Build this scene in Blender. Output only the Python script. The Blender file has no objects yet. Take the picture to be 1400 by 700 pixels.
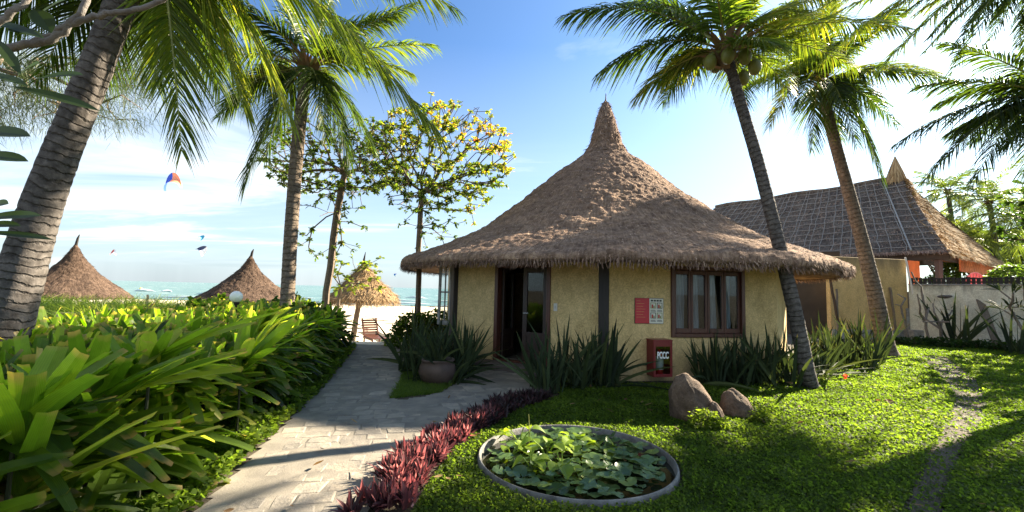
import bpy, math, random
import numpy as np
from mathutils import Vector, Matrix, noise

rng = np.random.default_rng(7)
random.seed(7)
SC = bpy.context.scene
COL = SC.collection
R = math.radians

# ------------------------------------------------------------------ camera
CAM_H = 1.6
FPX = 600.0                       # focal length in pixels of the 1400 px wide photograph
PITCH, ROLL = R(4.48), R(1.45)
_F = Vector((0, math.cos(PITCH), math.sin(PITCH)))
_U0 = Vector((0, -math.sin(PITCH), math.cos(PITCH)))
_X = Vector((1, 0, 0))
_Rt = _X * math.cos(ROLL) + _U0 * math.sin(ROLL)
_Up = -_X * math.sin(ROLL) + _U0 * math.cos(ROLL)
CAMP = Vector((0, 0, CAM_H))
cd = bpy.data.cameras.new('camera')
cd.sensor_width = 36.0
cd.lens = 36.0 * FPX / 1400.0
cd.clip_start = 0.05
cd.clip_end = 20000
cam = bpy.data.objects.new('camera', cd)
COL.objects.link(cam)
cam.matrix_world = Matrix((( _Rt.x, _Up.x, -_F.x, CAMP.x), (_Rt.y, _Up.y, -_F.y, CAMP.y),
                           (_Rt.z, _Up.z, -_F.z, CAMP.z), (0, 0, 0, 1)))
SC.camera = cam

def ray(px, py):
    return (_F * FPX + _Rt * (px - 700.0) + _Up * (350.0 - py))
def G(px, py, z=0.0):
    """point of the plane at height z"""
    d = ray(px, py)
    return CAMP + d * ((z - CAM_H) / d.z)
def P(px, py, Y):
    """point at distance Y in front of the camera"""
    d = ray(px, py)
    return CAMP + d * (Y / d.y)

# ------------------------------------------------------------------ light
SUN_AZ, SUN_EL = R(60.0), R(30.5)            # azimuth from +Y towards +X
sd = Vector((math.sin(SUN_AZ) * math.cos(SUN_EL), math.cos(SUN_AZ) * math.cos(SUN_EL), math.sin(SUN_EL)))
sl = bpy.data.lights.new('sun', 'SUN')
sl.energy = 5.0
sl.angle = R(0.5)
sl.color = (1.0, 0.87, 0.66)
so = bpy.data.objects.new('sun', sl)
so.rotation_euler = sd.to_track_quat('Z', 'Y').to_euler()
so.location = (20, 20, 20)
COL.objects.link(so)

wd = bpy.data.worlds.new('World')
SC.world = wd
wd.use_nodes = True
wn, wl = wd.node_tree.nodes, wd.node_tree.links
wn.clear()
SKY_STRENGTH = 0.05
def W(t, **k):
    n = wn.new(t)
    for a, b in k.items():
        setattr(n, a, b)
    return n
def wmath(op, a, b=None, clamp=False):
    n = W('ShaderNodeMath', operation=op, use_clamp=clamp)
    for i, v in enumerate((a, b)):
        if v is None: continue
        if isinstance(v, (int, float)): n.inputs[i].default_value = v
        else: wl.new(v, n.inputs[i])
    return n.outputs[0]
sky = W('ShaderNodeTexSky', sky_type='NISHITA', sun_disc=False)
sky.sun_elevation = SUN_EL
sky.sun_rotation = SUN_AZ
sky.air_density, sky.dust_density, sky.ozone_density = 1.0, 1.9, 2.4
tc = W('ShaderNodeTexCoord')
sep = W('ShaderNodeSeparateXYZ')
wl.new(tc.outputs['Generated'], sep.inputs[0])
# cloud plane: direction projected on a high flat layer
zz = wmath('MAXIMUM', sep.outputs[2], 0.03)
cu = wmath('DIVIDE', sep.outputs[0], wmath('ADD', zz, 0.06))
cv = wmath('DIVIDE', sep.outputs[1], wmath('ADD', zz, 0.06))
cmb = W('ShaderNodeCombineXYZ')
wl.new(cu, cmb.inputs[0]); wl.new(cv, cmb.inputs[1])
mp = W('ShaderNodeMapping')
mp.inputs['Rotation'].default_value = (0, 0, R(35))
mp.inputs['Scale'].default_value = (0.55, 1.25, 1)
wl.new(cmb.outputs[0], mp.inputs[0])
n1 = W('ShaderNodeTexNoise'); n1.inputs['Scale'].default_value = 0.42; n1.inputs['Detail'].default_value = 9
n1.inputs['Roughness'].default_value = 0.62; n1.inputs['Distortion'].default_value = 0.9
wl.new(mp.outputs[0], n1.inputs['Vector'])
n2 = W('ShaderNodeTexNoise'); n2.inputs['Scale'].default_value = 0.16; n2.inputs['Detail'].default_value = 3
wl.new(mp.outputs[0], n2.inputs['Vector'])
mr = W('ShaderNodeMapRange'); mr.inputs[1].default_value = 0.46; mr.inputs[2].default_value = 0.66
wl.new(wmath('ADD', n1.outputs[0], wmath('MULTIPLY', wmath('SUBTRACT', n2.outputs[0], 0.5), 0.5)), mr.inputs[0])
# low veil of cloud near the horizon
veil = W('ShaderNodeMapRange'); veil.inputs[1].default_value = 0.50; veil.inputs[2].default_value = 0.0
veil.inputs[3].default_value = 0.0; veil.inputs[4].default_value = 0.62
wl.new(sep.outputs[2], veil.inputs[0])
mx = wmath('MAXIMUM', wmath('MULTIPLY', mr.outputs[0], 0.9), wmath('MULTIPLY', veil.outputs[0], wmath('ADD', n1.outputs[0], 0.42)), True)
cm = W('ShaderNodeMix', data_type='RGBA')
cm.inputs[7].default_value = (4.7, 5.2, 5.35, 1)
tn_ = W('ShaderNodeMix', data_type='RGBA', blend_type='MULTIPLY'); tn_.inputs[0].default_value = 1
tn_.inputs[7].default_value = (.52, .74, .95, 1); wl.new(sky.outputs[0], tn_.inputs[6])
wl.new(mx, cm.inputs[0]); wl.new(tn_.outputs[2], cm.inputs[6])
bg = W('ShaderNodeBackground'); bg.inputs[1].default_value = SKY_STRENGTH
wl.new(cm.outputs[2], bg.inputs[0])
wo = W('ShaderNodeOutputWorld'); wl.new(bg.outputs[0], wo.inputs[0])

SC.view_settings.view_transform = 'Standard'
SC.view_settings.look = 'None'
SC.view_settings.exposure = 2.4
SC.view_settings.gamma = 1.0
SC.view_settings.use_curve_mapping = False
SC.cycles.max_bounces = 8
SC.cycles.transparent_max_bounces = 8
SC.cycles.transmission_bounces = 5
SC.cycles.use_denoising = True
SC.cycles.sample_clamp_indirect = 6

# ------------------------------------------------------------------ material helpers
class NT:
    def __init__(s, name):
        s.m = bpy.data.materials.new(name); s.m.use_nodes = True
        s.n, s.l = s.m.node_tree.nodes, s.m.node_tree.links
        s.n.clear()
        s.out = s.n.new('ShaderNodeOutputMaterial')
    def new(s, t, **k):
        n = s.n.new(t)
        for a, b in k.items(): setattr(n, a, b)
        return n
    def put(s, v, sock):
        if v is None: return
        if isinstance(v, bpy.types.NodeSocket): s.l.new(v, sock)
        elif isinstance(v, (tuple, list)) and len(v) == 3 and sock.type == 'RGBA': sock.default_value = (*v, 1)
        else: sock.default_value = v
    def math(s, op, a, b=None, clamp=False):
        n = s.new('ShaderNodeMath', operation=op, use_clamp=clamp)
        s.put(a, n.inputs[0]); s.put(b, n.inputs[1]); return n.outputs[0]
    def mix(s, f, a, b, blend='MIX'):
        n = s.new('ShaderNodeMix', data_type='RGBA', blend_type=blend)
        s.put(f, n.inputs[0]); s.put(a, n.inputs[6]); s.put(b, n.inputs[7]); return n.outputs[2]
    def coord(s, kind='Object', scale=None, rot=None):
        o = s.new('ShaderNodeTexCoord').outputs[kind]
        if scale or rot:
            m = s.new('ShaderNodeMapping')
            if scale: m.inputs['Scale'].default_value = scale
            if rot: m.inputs['Rotation'].default_value = rot
            s.l.new(o, m.inputs[0]); o = m.outputs[0]
        return o
    def noise(s, vec, scale, detail=5, rough=.55, dist=0, col=False):
        n = s.new('ShaderNodeTexNoise')
        n.inputs['Scale'].default_value = scale; n.inputs['Detail'].default_value = detail
        n.inputs['Roughness'].default_value = rough; n.inputs['Distortion'].default_value = dist
        if vec is not None: s.l.new(vec, n.inputs['Vector'])
        return n.outputs[1 if col else 0]
    def ramp(s, f, stops):
        n = s.new('ShaderNodeValToRGB'); cr = n.color_ramp
        while len(cr.elements) < len(stops): cr.elements.new(0.5)
        for e, (p, c) in zip(cr.elements, stops):
            e.position = p; e.color = (*c, 1) if len(c) == 3 else c
        s.l.new(f, n.inputs[0]); return n.outputs[0]
    def rng(s, v, a, b, c=0., d=1.):
        n = s.new('ShaderNodeMapRange'); s.put(v, n.inputs[0])
        for i, x in enumerate((a, b, c, d)): n.inputs[i + 1].default_value = x
        return n.outputs[0]
    def attr(s, name):
        return s.new('ShaderNodeAttribute', attribute_name=name).outputs['Fac']
    def bump(s, h, strength=.4, dist=.02, normal=None):
        n = s.new('ShaderNodeBump'); n.inputs['Strength'].default_value = strength
        n.inputs['Distance'].default_value = dist; s.l.new(h, n.inputs['Height'])
        if normal is not None: s.l.new(normal, n.inputs['Normal'])
        return n.outputs[0]
    def bsdf(s, color, rough=.7, normal=None, metal=0., spec=.5, **k):
        b = s.new('ShaderNodeBsdfPrincipled')
        s.put(color, b.inputs['Base Color']); s.put(rough, b.inputs['Roughness'])
        s.put(metal, b.inputs['Metallic']); s.put(spec, b.inputs['Specular IOR Level'])
        if normal is not None: s.l.new(normal, b.inputs['Normal'])
        for a, v in k.items(): s.put(v, b.inputs[a])
        return b.outputs[0]
    def done(s, sh):
        s.l.new(sh, s.out.inputs[0]); return s.m

def leaf_mat(name, stops, trans=.45, rough=.42, tboost=1.6, tgreen=(1.1, 1.1, .42), spec=.4, veins=0):
    t = NT(name)
    c = t.ramp(t.attr('tint'), stops)
    oi = t.new('ShaderNodeObjectInfo').outputs['Random']
    c = t.mix(1.0, c, t.ramp(oi, [(0, (.82, .82, .82)), (1, (1.15, 1.12, 1.05))]), 'MULTIPLY')
    p = t.coord('Object')
    c = t.mix(.35, c, t.ramp(t.noise(p, 9, 3), [(.3, (.55, .55, .5)), (.7, (1.3, 1.25, 1.1))]), 'MULTIPLY')
    nm = None
    if veins:
        su = t.new('ShaderNodeSeparateXYZ'); t.l.new(t.coord('UV'), su.inputs[0])
        st = t.math('SINE', t.math('MULTIPLY', su.outputs[0], veins))
        nm = t.bump(st, .35, .004)
        c = t.mix(.5, c, t.ramp(t.math('ADD', t.math('MULTIPLY', st, .22), .5), [(.25, (.80, .82, .8)), (.75, (1.12, 1.1, 1.0))]), 'MULTIPLY')
        edge = t.rng(t.math('ADD', su.outputs[1], t.math('MULTIPLY', t.math('SUBTRACT', t.noise(p, 5, 4), .5), .5)), .93, 1.05)
        c = t.mix(edge, c, (.20, .14, .06))
    a = t.bsdf(c, rough, nm, spec=spec)
    tr = t.new('ShaderNodeBsdfTranslucent')
    tc_ = t.mix(1.0, c, tuple(x * tboost for x in tgreen), 'MULTIPLY')
    t.l.new(tc_, tr.inputs[0])
    ms = t.new('ShaderNodeMixShader'); ms.inputs[0].default_value = trans
    t.l.new(a, ms.inputs[1]); t.l.new(tr.outputs[0], ms.inputs[2])
    return t.done(ms.outputs[0])

def simple(name, col, rough=.6, var=.25, scale=8, bump=0., bscale=60, metal=0., spec=.5, kind='Object', cscale=None):
    t = NT(name)
    p = t.coord(kind, cscale)
    n = t.noise(p, scale, 6, .6)
    c = t.mix(1.0, col, t.ramp(n, [(.25, (1 - var,) * 3), (.75, (1 + var,) * 3)]), 'MULTIPLY')
    nm = t.bump(t.noise(p, bscale, 6, .65), bump, .01) if bump else None
    return t.done(t.bsdf(c, rough, nm, metal, spec))

# ------------------------------------------------------------------ mesh helpers
class MB:
    def __init__(s):
        s.v, s.f, s.mi, s.t, s.uv, s.n = [], [], [], [], [], 0
    def add(s, v, f, mi=0, tint=.5, uv=None):
        v = np.asarray(v, float).reshape(-1, 3); f = np.asarray(f, int)
        s.v.append(v); s.f.append((f + s.n)); s.mi.append(np.full(len(f), mi, int))
        s.t.append(np.broadcast_to(np.asarray(tint, float), (len(v),)).copy())
        s.uv.append(np.zeros((len(v), 2)) if uv is None else np.asarray(uv, float))
        s.n += len(v)
    def merge(s, o, M=None):
        for v, f, mi, t, uv in zip(o.v, o.f, o.mi, o.t, o.uv):
            pass
        off = s.n
        for v, f, mi, t, uv in zip(o.v, o.f, o.mi, o.t, o.uv):
            vv = v if M is None else (v @ np.array(M.to_3x3()).T + np.array(M.translation))
            s.v.append(vv); s.f.append(f + off); s.mi.append(mi); s.t.append(t); s.uv.append(uv)
        s.n += o.n
    def mesh(s, name, mats, smooth=False, origin=None):
        me = bpy.data.meshes.new(name)
        v = np.concatenate(s.v) if s.v else np.zeros((0, 3))
        if origin is not None: v = v - np.array(origin)
        loops = np.concatenate([f.ravel() for f in s.f])
        sizes = np.concatenate([np.full(len(f), f.shape[1]) for f in s.f])
        starts = np.concatenate([[0], np.cumsum(sizes)[:-1]])
        me.vertices.add(len(v)); me.vertices.foreach_set('co', v.astype(np.float32).ravel())
        me.loops.add(len(loops)); me.loops.foreach_set('vertex_index', loops.astype(np.int32))
        me.polygons.add(len(sizes)); me.polygons.foreach_set('loop_start', starts.astype(np.int32))
        me.polygons.foreach_set('loop_total', sizes.astype(np.int32))
        me.polygons.foreach_set('material_index', np.concatenate(s.mi).astype(np.int32))
        me.polygons.foreach_set('use_smooth', np.full(len(sizes), bool(smooth)))
        at = me.attributes.new('tint', 'FLOAT', 'POINT')
        at.data.foreach_set('value', np.concatenate(s.t).astype(np.float32))
        uvl = me.uv_layers.new(name='UVMap')
        uvs = np.concatenate(s.uv)[loops]
        uvl.data.foreach_set('uv', uvs.astype(np.float32).ravel())
        for m in (mats if isinstance(mats, (list, tuple)) else [mats]): me.materials.append(m)
        me.update(calc_edges=True); me.validate()
        return me
    def build(s, name, mats, parent=None, smooth=False, loc=None):
        """a part (vertices are in world space, the parent sits at its own location)"""
        if parent is not None and loc is None:
            o = bpy.data.objects.new(name, s.mesh(name, mats, smooth, wloc(parent)))
            o.parent = parent
        else:
            L = Vector(loc) if loc is not None else Vector((0, 0, 0))
            o = bpy.data.objects.new(name, s.mesh(name, mats, smooth, L))
            if parent is not None:
                o.parent = parent; o.location = L - wloc(parent)
            else: o.location = L
        COL.objects.link(o)
        return o

def wloc(o):
    p = Vector(o.location)
    while o.parent is not None:
        o = o.parent; p = p + Vector(o.location)
    return p
def tag(o, label=None, cat=None, group=None, kind=None):
    if label: o['label'] = label
    if cat: o['category'] = cat
    if group: o['group'] = group
    if kind: o['kind'] = kind
    return o
def thing(name, label, cat, loc=(0, 0, 0), group=None):
    o = bpy.data.objects.new(name, None); o.empty_display_size = .1
    COL.objects.link(o); o.location = loc
    return tag(o, label, cat, group)
def dup(o, loc=None, rz=None, sc=None, parent=None):
    c = o.copy(); COL.objects.link(c)
    if parent is not None: c.parent = parent
    if loc is not None: c.location = loc
    if rz is not None: c.rotation_euler = (c.rotation_euler[0], c.rotation_euler[1], rz)
    if sc is not None: c.scale = (sc,) * 3 if isinstance(sc, (int, float)) else sc
    for ch in o.children: dup(ch, parent=c)
    return c

def nrm(a):
    a = np.asarray(a, float)
    return a / np.maximum(np.linalg.norm(a, axis=-1, keepdims=True), 1e-9)
def blades(mb, base, d, side, L, Wd, bend, segs, prof, tint=.5, mi=0, fold=0., tipt=0.):
    base = np.asarray(base, float).reshape(-1, 3); n = len(base)
    d = nrm(np.broadcast_to(d, (n, 3))); side = nrm(np.broadcast_to(side, (n, 3)))
    L = np.broadcast_to(np.asarray(L, float), (n,)); Wd = np.broadcast_to(np.asarray(Wd, float), (n,))
    bend = np.broadcast_to(np.asarray(bend, float), (n, 3))
    tint = np.broadcast_to(np.asarray(tint, float), (n,))
    t = np.linspace(0, 1, segs + 1)
    sp = base[:, None] + d[:, None] * (L[:, None] * t)[..., None] + bend[:, None] * (t ** 2)[None, :, None]
    w = (Wd[:, None] * np.asarray(prof)[None]) / 2
    off = side[:, None] * w[..., None]
    if fold:
        up = nrm(np.cross(side, d))
        o2 = up[:, None] * (w * fold)[..., None]
        rows = np.stack([sp - off + o2, sp, sp + off + o2], 2); k = 3
    else:
        rows = np.stack([sp - off, sp + off], 2); k = 2
    V = rows.reshape(-1, 3)
    b = (np.arange(n) * (segs + 1) * k)[:, None, None] + (np.arange(segs) * k)[None, :, None] + np.arange(k - 1)[None, None]
    b = b.ravel()
    Fc = np.stack([b, b + 1, b + k + 1, b + k], 1)
    T = (tint[:, None, None] + (tipt * t)[None, :, None] + np.zeros((1, 1, k)))
    T = np.broadcast_to(T, (n, segs + 1, k)).ravel()
    U = np.stack(np.broadcast_arrays(np.linspace(0, 1, k)[None, None, :], t[None, :, None] + np.zeros((n, 1, k))), -1).reshape(-1, 2)
    mb.add(V, Fc, mi, T, U)
def tube(mb, pts, rad, n=8, mi=0, tint=.5, cap=True):
    pts = [Vector(p) for p in pts]; m = len(pts)
    rad = [rad] * m if isinstance(rad, (int, float)) else rad
    T0 = (pts[1] - pts[0]).normalized()
    ref = Vector((0, 0, 1)) if abs(T0.z) < .9 else Vector((1, 0, 0))
    u = T0.cross(ref).normalized()
    V = np.zeros((m, n, 3)); UV = np.zeros((m, n, 2)); acc = 0
    for i in range(m):
        T = (pts[min(i + 1, m - 1)] - pts[max(i - 1, 0)])
        if T.length < 1e-9: T = T0
        T = T.normalized(); u = (u - T * u.dot(T)).normalized(); w = T.cross(u)
        if i: acc += (pts[i] - pts[i - 1]).length
        for j in range(n):
            a = 2 * math.pi * j / n
            V[i, j] = pts[i] + (u * math.cos(a) + w * math.sin(a)) * rad[i]
            UV[i, j] = (j / n, acc)
    Fc = [[i * n + j, i * n + (j + 1) % n, (i + 1) * n + (j + 1) % n, (i + 1) * n + j] for i in range(m - 1) for j in range(n)]
    base = mb.n
    mb.add(V.reshape(-1, 3), Fc, mi, tint, UV.reshape(-1, 2))
    if cap:
        for i, r in ((0, -1), (m - 1, 1)):
            c = np.array(pts[i])[None]
            ring = V[i]
            idx = [[0, 1 + j, 1 + (j + 1) % n] if r > 0 else [0, 1 + (j + 1) % n, 1 + j] for j in range(n)]
            mb.add(np.concatenate([c, ring]), idx, mi, tint)
def lathe(mb, prof, c=(0, 0, 0), n=32, mi=0, tint=.5):
    m = len(prof); V = np.zeros((m, n, 3)); UV = np.zeros((m, n, 2))
    for i, (r, z) in enumerate(prof):
        for j in range(n):
            a = 2 * math.pi * j / n
            V[i, j] = (c[0] + r * math.cos(a), c[1] + r * math.sin(a), c[2] + z); UV[i, j] = (j / n, i / m)
    Fc = [[i * n + j, i * n + (j + 1) % n, (i + 1) * n + (j + 1) % n, (i + 1) * n + j] for i in range(m - 1) for j in range(n)]
    mb.add(V.reshape(-1, 3), Fc, mi, tint, UV.reshape(-1, 2))
def box(mb, o, ax, ay, az, mi=0, tint=.5, bev=0.):
    """box from corner o along three edge vectors, edges chamfered by bev"""
    o, ax, ay, az = (np.array(x, float) for x in (o, ax, ay, az))
    if not bev:
        V = [o + ax * i + ay * j + az * k for k in (0, 1) for j in (0, 1) for i in (0, 1)]
        Fc = [[0, 2, 3, 1], [4, 5, 7, 6], [0, 1, 5, 4], [2, 6, 7, 3], [0, 4, 6, 2], [1, 3, 7, 5]]
        if np.dot(np.cross(ax, ay), az) < 0: Fc = [f[::-1] for f in Fc]
        mb.add(V, Fc, mi, tint); return
    la, lb, lc = (np.linalg.norm(x) for x in (ax, ay, az))
    b = min(bev, la * .45, lb * .45, lc * .45)
    ua, ub, uc = ax / la, ay / lb, az / lc
    V, idx = [], {}
    for k in (0, 1):
        for j in (0, 1):
            for i in (0, 1):
                c = o + ax * i + ay * j + az * k
                sx, sy, sz = ua * b * (1 - 2 * i), ub * b * (1 - 2 * j), uc * b * (1 - 2 * k)
                for q, p in (('x', c + sy + sz), ('y', c + sx + sz), ('z', c + sx + sy)):
                    idx[(i, j, k, q)] = len(V); V.append(p)
    Fq, Ft = [], []
    for s in (0, 1):
        Fq.append([idx[(s, 0, 0, 'x')], idx[(s, 1, 0, 'x')], idx[(s, 1, 1, 'x')], idx[(s, 0, 1, 'x')]])
        Fq.append([idx[(0, s, 0, 'y')], idx[(1, s, 0, 'y')], idx[(1, s, 1, 'y')], idx[(0, s, 1, 'y')]])
        Fq.append([idx[(0, 0, s, 'z')], idx[(1, 0, s, 'z')], idx[(1, 1, s, 'z')], idx[(0, 1, s, 'z')]])
    for j in (0, 1):
        for k in (0, 1):
            Fq.append([idx[(0, j, k, 'y')], idx[(1, j, k, 'y')], idx[(1, j, k, 'z')], idx[(0, j, k, 'z')]])
            Fq.append([idx[(j, 0, k, 'x')], idx[(j, 1, k, 'x')], idx[(j, 1, k, 'z')], idx[(j, 0, k, 'z')]])
            Fq.append([idx[(j, k, 0, 'x')], idx[(j, k, 1, 'x')], idx[(j, k, 1, 'y')], idx[(j, k, 0, 'y')]])
    for i in (0, 1):
        for j in (0, 1):
            for k in (0, 1): Ft.append([idx[(i, j, k, q)] for q in 'xyz'])
    V = np.array(V); cen = V.mean(0)
    def fix(fs):
        r = []
        for f in fs:
            n_ = np.cross(V[f[1]] - V[f[0]], V[f[2]] - V[f[0]])
            r.append(f if np.dot(n_, V[f].mean(0) - cen) > 0 else f[::-1])
        return r
    off = mb.n
    mb.add(V, fix(Fq), mi, tint)
    mb.f.append(np.array(fix(Ft)) + off); mb.mi.append(np.full(len(Ft), mi)); mb.v.append(np.zeros((0, 3)))
    mb.t.append(np.zeros(0)); mb.uv.append(np.zeros((0, 2)))

def in_poly(pts, poly):
    x, y = pts[:, 0], pts[:, 1]; ins = np.zeros(len(pts), bool); j = len(poly) - 1
    for i in range(len(poly)):
        xi, yi = poly[i][:2]; xj, yj = poly[j][:2]
        c = ((yi > y) != (yj > y)) & (x < (xj - xi) * (y - yi) / ((yj - yi) or 1e-9) + xi)
        ins ^= c; j = i
    return ins
def smooth01(x, a, b):
    t = np.clip((np.asarray(x, float) - a) / (b - a), 0, 1); return t * t * (3 - 2 * t)
def ground_h(x, y):
    """terrain: flat garden, a bank behind the hedge, a slope down to the beach"""
    x = np.asarray(x, float); y = np.asarray(y, float)
    w = smooth01(-x, 1.5, 4.0)
    drop = -0.85 * smooth01(y, 12.2, 19) - 0.9 * smooth01(y, 19, 85)
    bank = 0.75 * smooth01(-x, 5.6, 7.2) * smooth01(y, 5.5, 8.5) * (1 - smooth01(y, 10.5, 14))
    far = -2.0 * smooth01(y, 86, 120)
    return w * drop + bank + far
def gh(x, y): return float(ground_h(x, y))

# ------------------------------------------------------------------ materials
M = {}
t = NT('garden_soil'); p = t.coord('Object'); n = t.noise(p, 1.3, 7, .6)
c = t.ramp(n, [(.3, (.035, .028, .016)), (.7, (.08, .062, .038))])
M['soil'] = t.done(t.bsdf(c, .95, t.bump(t.noise(p, 25, 6, .7), .6, .03)))
t = NT('beach_sand'); p = t.coord('Object')
c = t.ramp(t.noise(p, .5, 7, .6), [(.3, (.62, .50, .36)), (.7, (.74, .63, .48))])
M['sand'] = t.done(t.bsdf(c, .95, t.bump(t.noise(p, 4, 6, .7), .5, .05)))
t = NT('sea_water'); p = t.coord('Object', (1, 2.2, 1))
w1 = t.noise(p, .16, 8, .62, .4); w2 = t.noise(p, .045, 5, .6)
cap = t.rng(t.math('ADD', w1, t.math('MULTIPLY', t.math('SUBTRACT', w2, .5), .35)), .62, .70)
c = t.mix(cap, t.ramp(w2, [(.35, (.075, .15, .15)), (.65, (.13, .215, .20))]), (.78, .82, .82))
M['sea'] = t.done(t.bsdf(c, .35, t.bump(w1, .9, .8), spec=.3))
t = NT('surf_foam'); p = t.coord('Object', (.25, 1, 1))
M['foam'] = t.done(t.bsdf(t.ramp(t.noise(p, .8, 6), [(.4, (.45, .55, .54)), (.6, (.85, .87, .86))]), .8))
t = NT('paving_stone'); p = t.coord('Object'); n = t.noise(p, 5, 8, .65)
c = t.ramp(t.attr('tint'), [(0, (.165, .152, .136)), (.5, (.215, .196, .17)), (1, (.27, .245, .21))])
c = t.mix(.75, c, t.ramp(n, [(.3, (.6, .6, .62)), (.7, (1.35, 1.3, 1.2))]), 'MULTIPLY')
sand = t.rng(t.noise(p, 1.7, 7, .65), .50, .66)
c = t.mix(t.math('MULTIPLY', sand, .75), c, (.42, .35, .265))
M['paving'] = t.done(t.bsdf(c, .88, t.bump(t.noise(p, 38, 8, .7), .7, .012, t.bump(t.noise(p, 7, 5, .6), .5, .03))))
t = NT('sandy_joint'); p = t.coord('Object')
c = t.ramp(t.noise(p, 3, 7, .6), [(.3, (.14, .125, .105)), (.7, (.26, .23, .187))])
M['joint'] = t.done(t.bsdf(c, .95, t.bump(t.noise(p, 60, 6, .7), .5, .01)))
t = NT('trodden_earth'); p = t.coord('Object')
c = t.ramp(t.noise(p, 4, 7, .65), [(.3, (.045, .034, .022)), (.7, (.105, .08, .054))])
M['dirt'] = t.done(t.bsdf(c, .95, t.bump(t.noise(p, 30, 7, .7), .8, .03)))

def thatch_mat(name, c0, c1, c2, us=700., vs=2.2):
    t = NT(name)
    uv = t.coord('UV', (us, vs, 1)); p = t.coord('Object')
    f = t.noise(uv, 1.0, 7, .7, .2); g = t.noise(p, 1.1, 5, .6); h = t.noise(p, 7, 5, .65)
    c = t.ramp(t.math('ADD', t.math('MULTIPLY', f, .5), t.math('MULTIPLY', h, .5)), [(.36, c0), (.5, c1), (.64, c2)])
    c = t.mix(.7, c, t.ramp(g, [(.3, (.56, .52, .50)), (.7, (1.42, 1.36, 1.24))]), 'MULTIPLY')
    b = t.bump(f, .8, .03, t.bump(h, .9, .06))
    return t.done(t.bsdf(c, .95, b, spec=.15))
M['thatch'] = thatch_mat('weathered_thatch', (.095, .062, .045), (.235, .160, .118), (.41, .295, .215))
t = NT('thatch_straw')
c = t.ramp(t.attr('tint'), [(0, (.085, .055, .042)), (.5, (.28, .185, .14)), (1, (.56, .40, .30))])
M['straw'] = t.done(t.bsdf(c, .9, spec=.2))
t = NT('golden_straw')
c = t.ramp(t.attr('tint'), [(0, (.16, .10, .05)), (.5, (.36, .24, .12)), (1, (.55, .40, .22))])
M['gold_straw'] = t.done(t.bsdf(c, .85, spec=.2))
M['gold_thatch'] = thatch_mat('golden_thatch', (.16, .10, .05), (.33, .22, .11), (.50, .36, .2), 220, 2.5)
M['grey_thatch'] = thatch_mat('grey_thatch', (.05, .042, .038), (.13, .112, .10), (.23, .20, .18), 380, 2.5)

def plaster(name, ca, cb, stain=None, st_z=(0, 1)):
    t = NT(name); p = t.coord('Object')
    g = t.noise(p, 1.4, 7, .65)
    sw = t.noise(p, 11, 5, .62, 2.4)
    c = t.ramp(g, [(.3, ca), (.7, cb)])
    c = t.mix(.5, c, t.ramp(sw, [(.38, (1.1,) * 3), (.46, (.42, .39, .34)), (.55, (1.1,) * 3)]), 'MULTIPLY')
    c = t.mix(.5, c, t.ramp(t.noise(t.coord('Object', (1, 1, .5)), 2.6, 7, .7), [(.32, (.6, .56, .5)), (.55, (1.08,) * 3)]), 'MULTIPLY')
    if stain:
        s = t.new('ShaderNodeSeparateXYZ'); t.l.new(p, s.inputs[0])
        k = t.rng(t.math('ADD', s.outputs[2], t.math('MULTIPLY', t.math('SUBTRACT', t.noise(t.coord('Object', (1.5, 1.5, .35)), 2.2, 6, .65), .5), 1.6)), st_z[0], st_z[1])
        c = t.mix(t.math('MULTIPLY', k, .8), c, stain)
    return t.done(t.bsdf(c, .9, t.bump(sw, .6, .02, t.bump(t.noise(p, 70, 4), .3, .01)), spec=.2))
M['plaster'] = plaster('ochre_plaster', (.57, .42, .19), (.73, .55, .275), (.24, .18, .11), (.60, -.20))
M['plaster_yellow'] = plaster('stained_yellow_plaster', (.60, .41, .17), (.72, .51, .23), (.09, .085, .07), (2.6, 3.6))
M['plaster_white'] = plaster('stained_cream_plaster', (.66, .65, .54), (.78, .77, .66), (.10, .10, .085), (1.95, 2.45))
M['wood_dark'] = simple('dark_brown_wood', (.035, .018, .012), .45, .4, 6, .3, 40, cscale=(6, 6, .6))
M['wood_red'] = simple('red_brown_wood', (.085, .030, .018), .4, .35, 6, .25, 40, cscale=(5, 5, .6))
M['wood_black'] = simple('blackened_post', (.016, .012, .01), .6, .4, 6, .4, 40, cscale=(5, 5, .6))
M['wood_grey'] = simple('weathered_pole', (.16, .125, .095), .8, .4, 5, .5, 40, cscale=(6, 6, .8))
M['bamboo'] = simple('pale_bamboo', (.50, .37, .19), .5, .25, 6, .2, 30)
M['batten'] = simple('grey_bamboo_batten', (.25, .23, .205), .8, .3, 6, .2, 30)
M['stone_step'] = simple('stone_step', (.10, .08, .07), .8, .3, 5, .5, 40)
M['concrete'] = simple('weathered_concrete', (.30, .29, .27), .85, .45, 7, .7, 60)
M['white_paint'] = simple('white_paint', (.72, .72, .70), .5, .1, 5)
M['white_old'] = simple('peeling_white_paint', (.30, .29, .27), .7, .5, 12, .3, 40)
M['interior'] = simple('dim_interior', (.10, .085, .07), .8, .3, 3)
M['red_panel'] = simple('red_notice_paper', (.50, .022, .035), .4, .12, 5)
M['notice_white'] = simple('white_notice_paper', (.70, .69, .60), .4, .06, 5)
M['notice_dark'] = simple('dark_print', (.05, .05, .04), .5, .2, 90)
M['notice_olive'] = simple('olive_print', (.22, .24, .06), .5, .4, 90)
M['notice_redprint'] = simple('red_print', (.45, .05, .03), .5, .3, 90)
M['notice_gold'] = simple('gold_print', (.60, .30, .10), .5, .2, 50)
M['fire_red'] = simple('dark_red_metal', (.16, .010, .016), .35, .15, 5)
M['cyl_red'] = simple('red_cylinder_paint', (.42, .012, .016), .3, .1, 5)
M['grey_label'] = simple('grey_label', (.42, .43, .44), .4, .15, 9)
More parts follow.
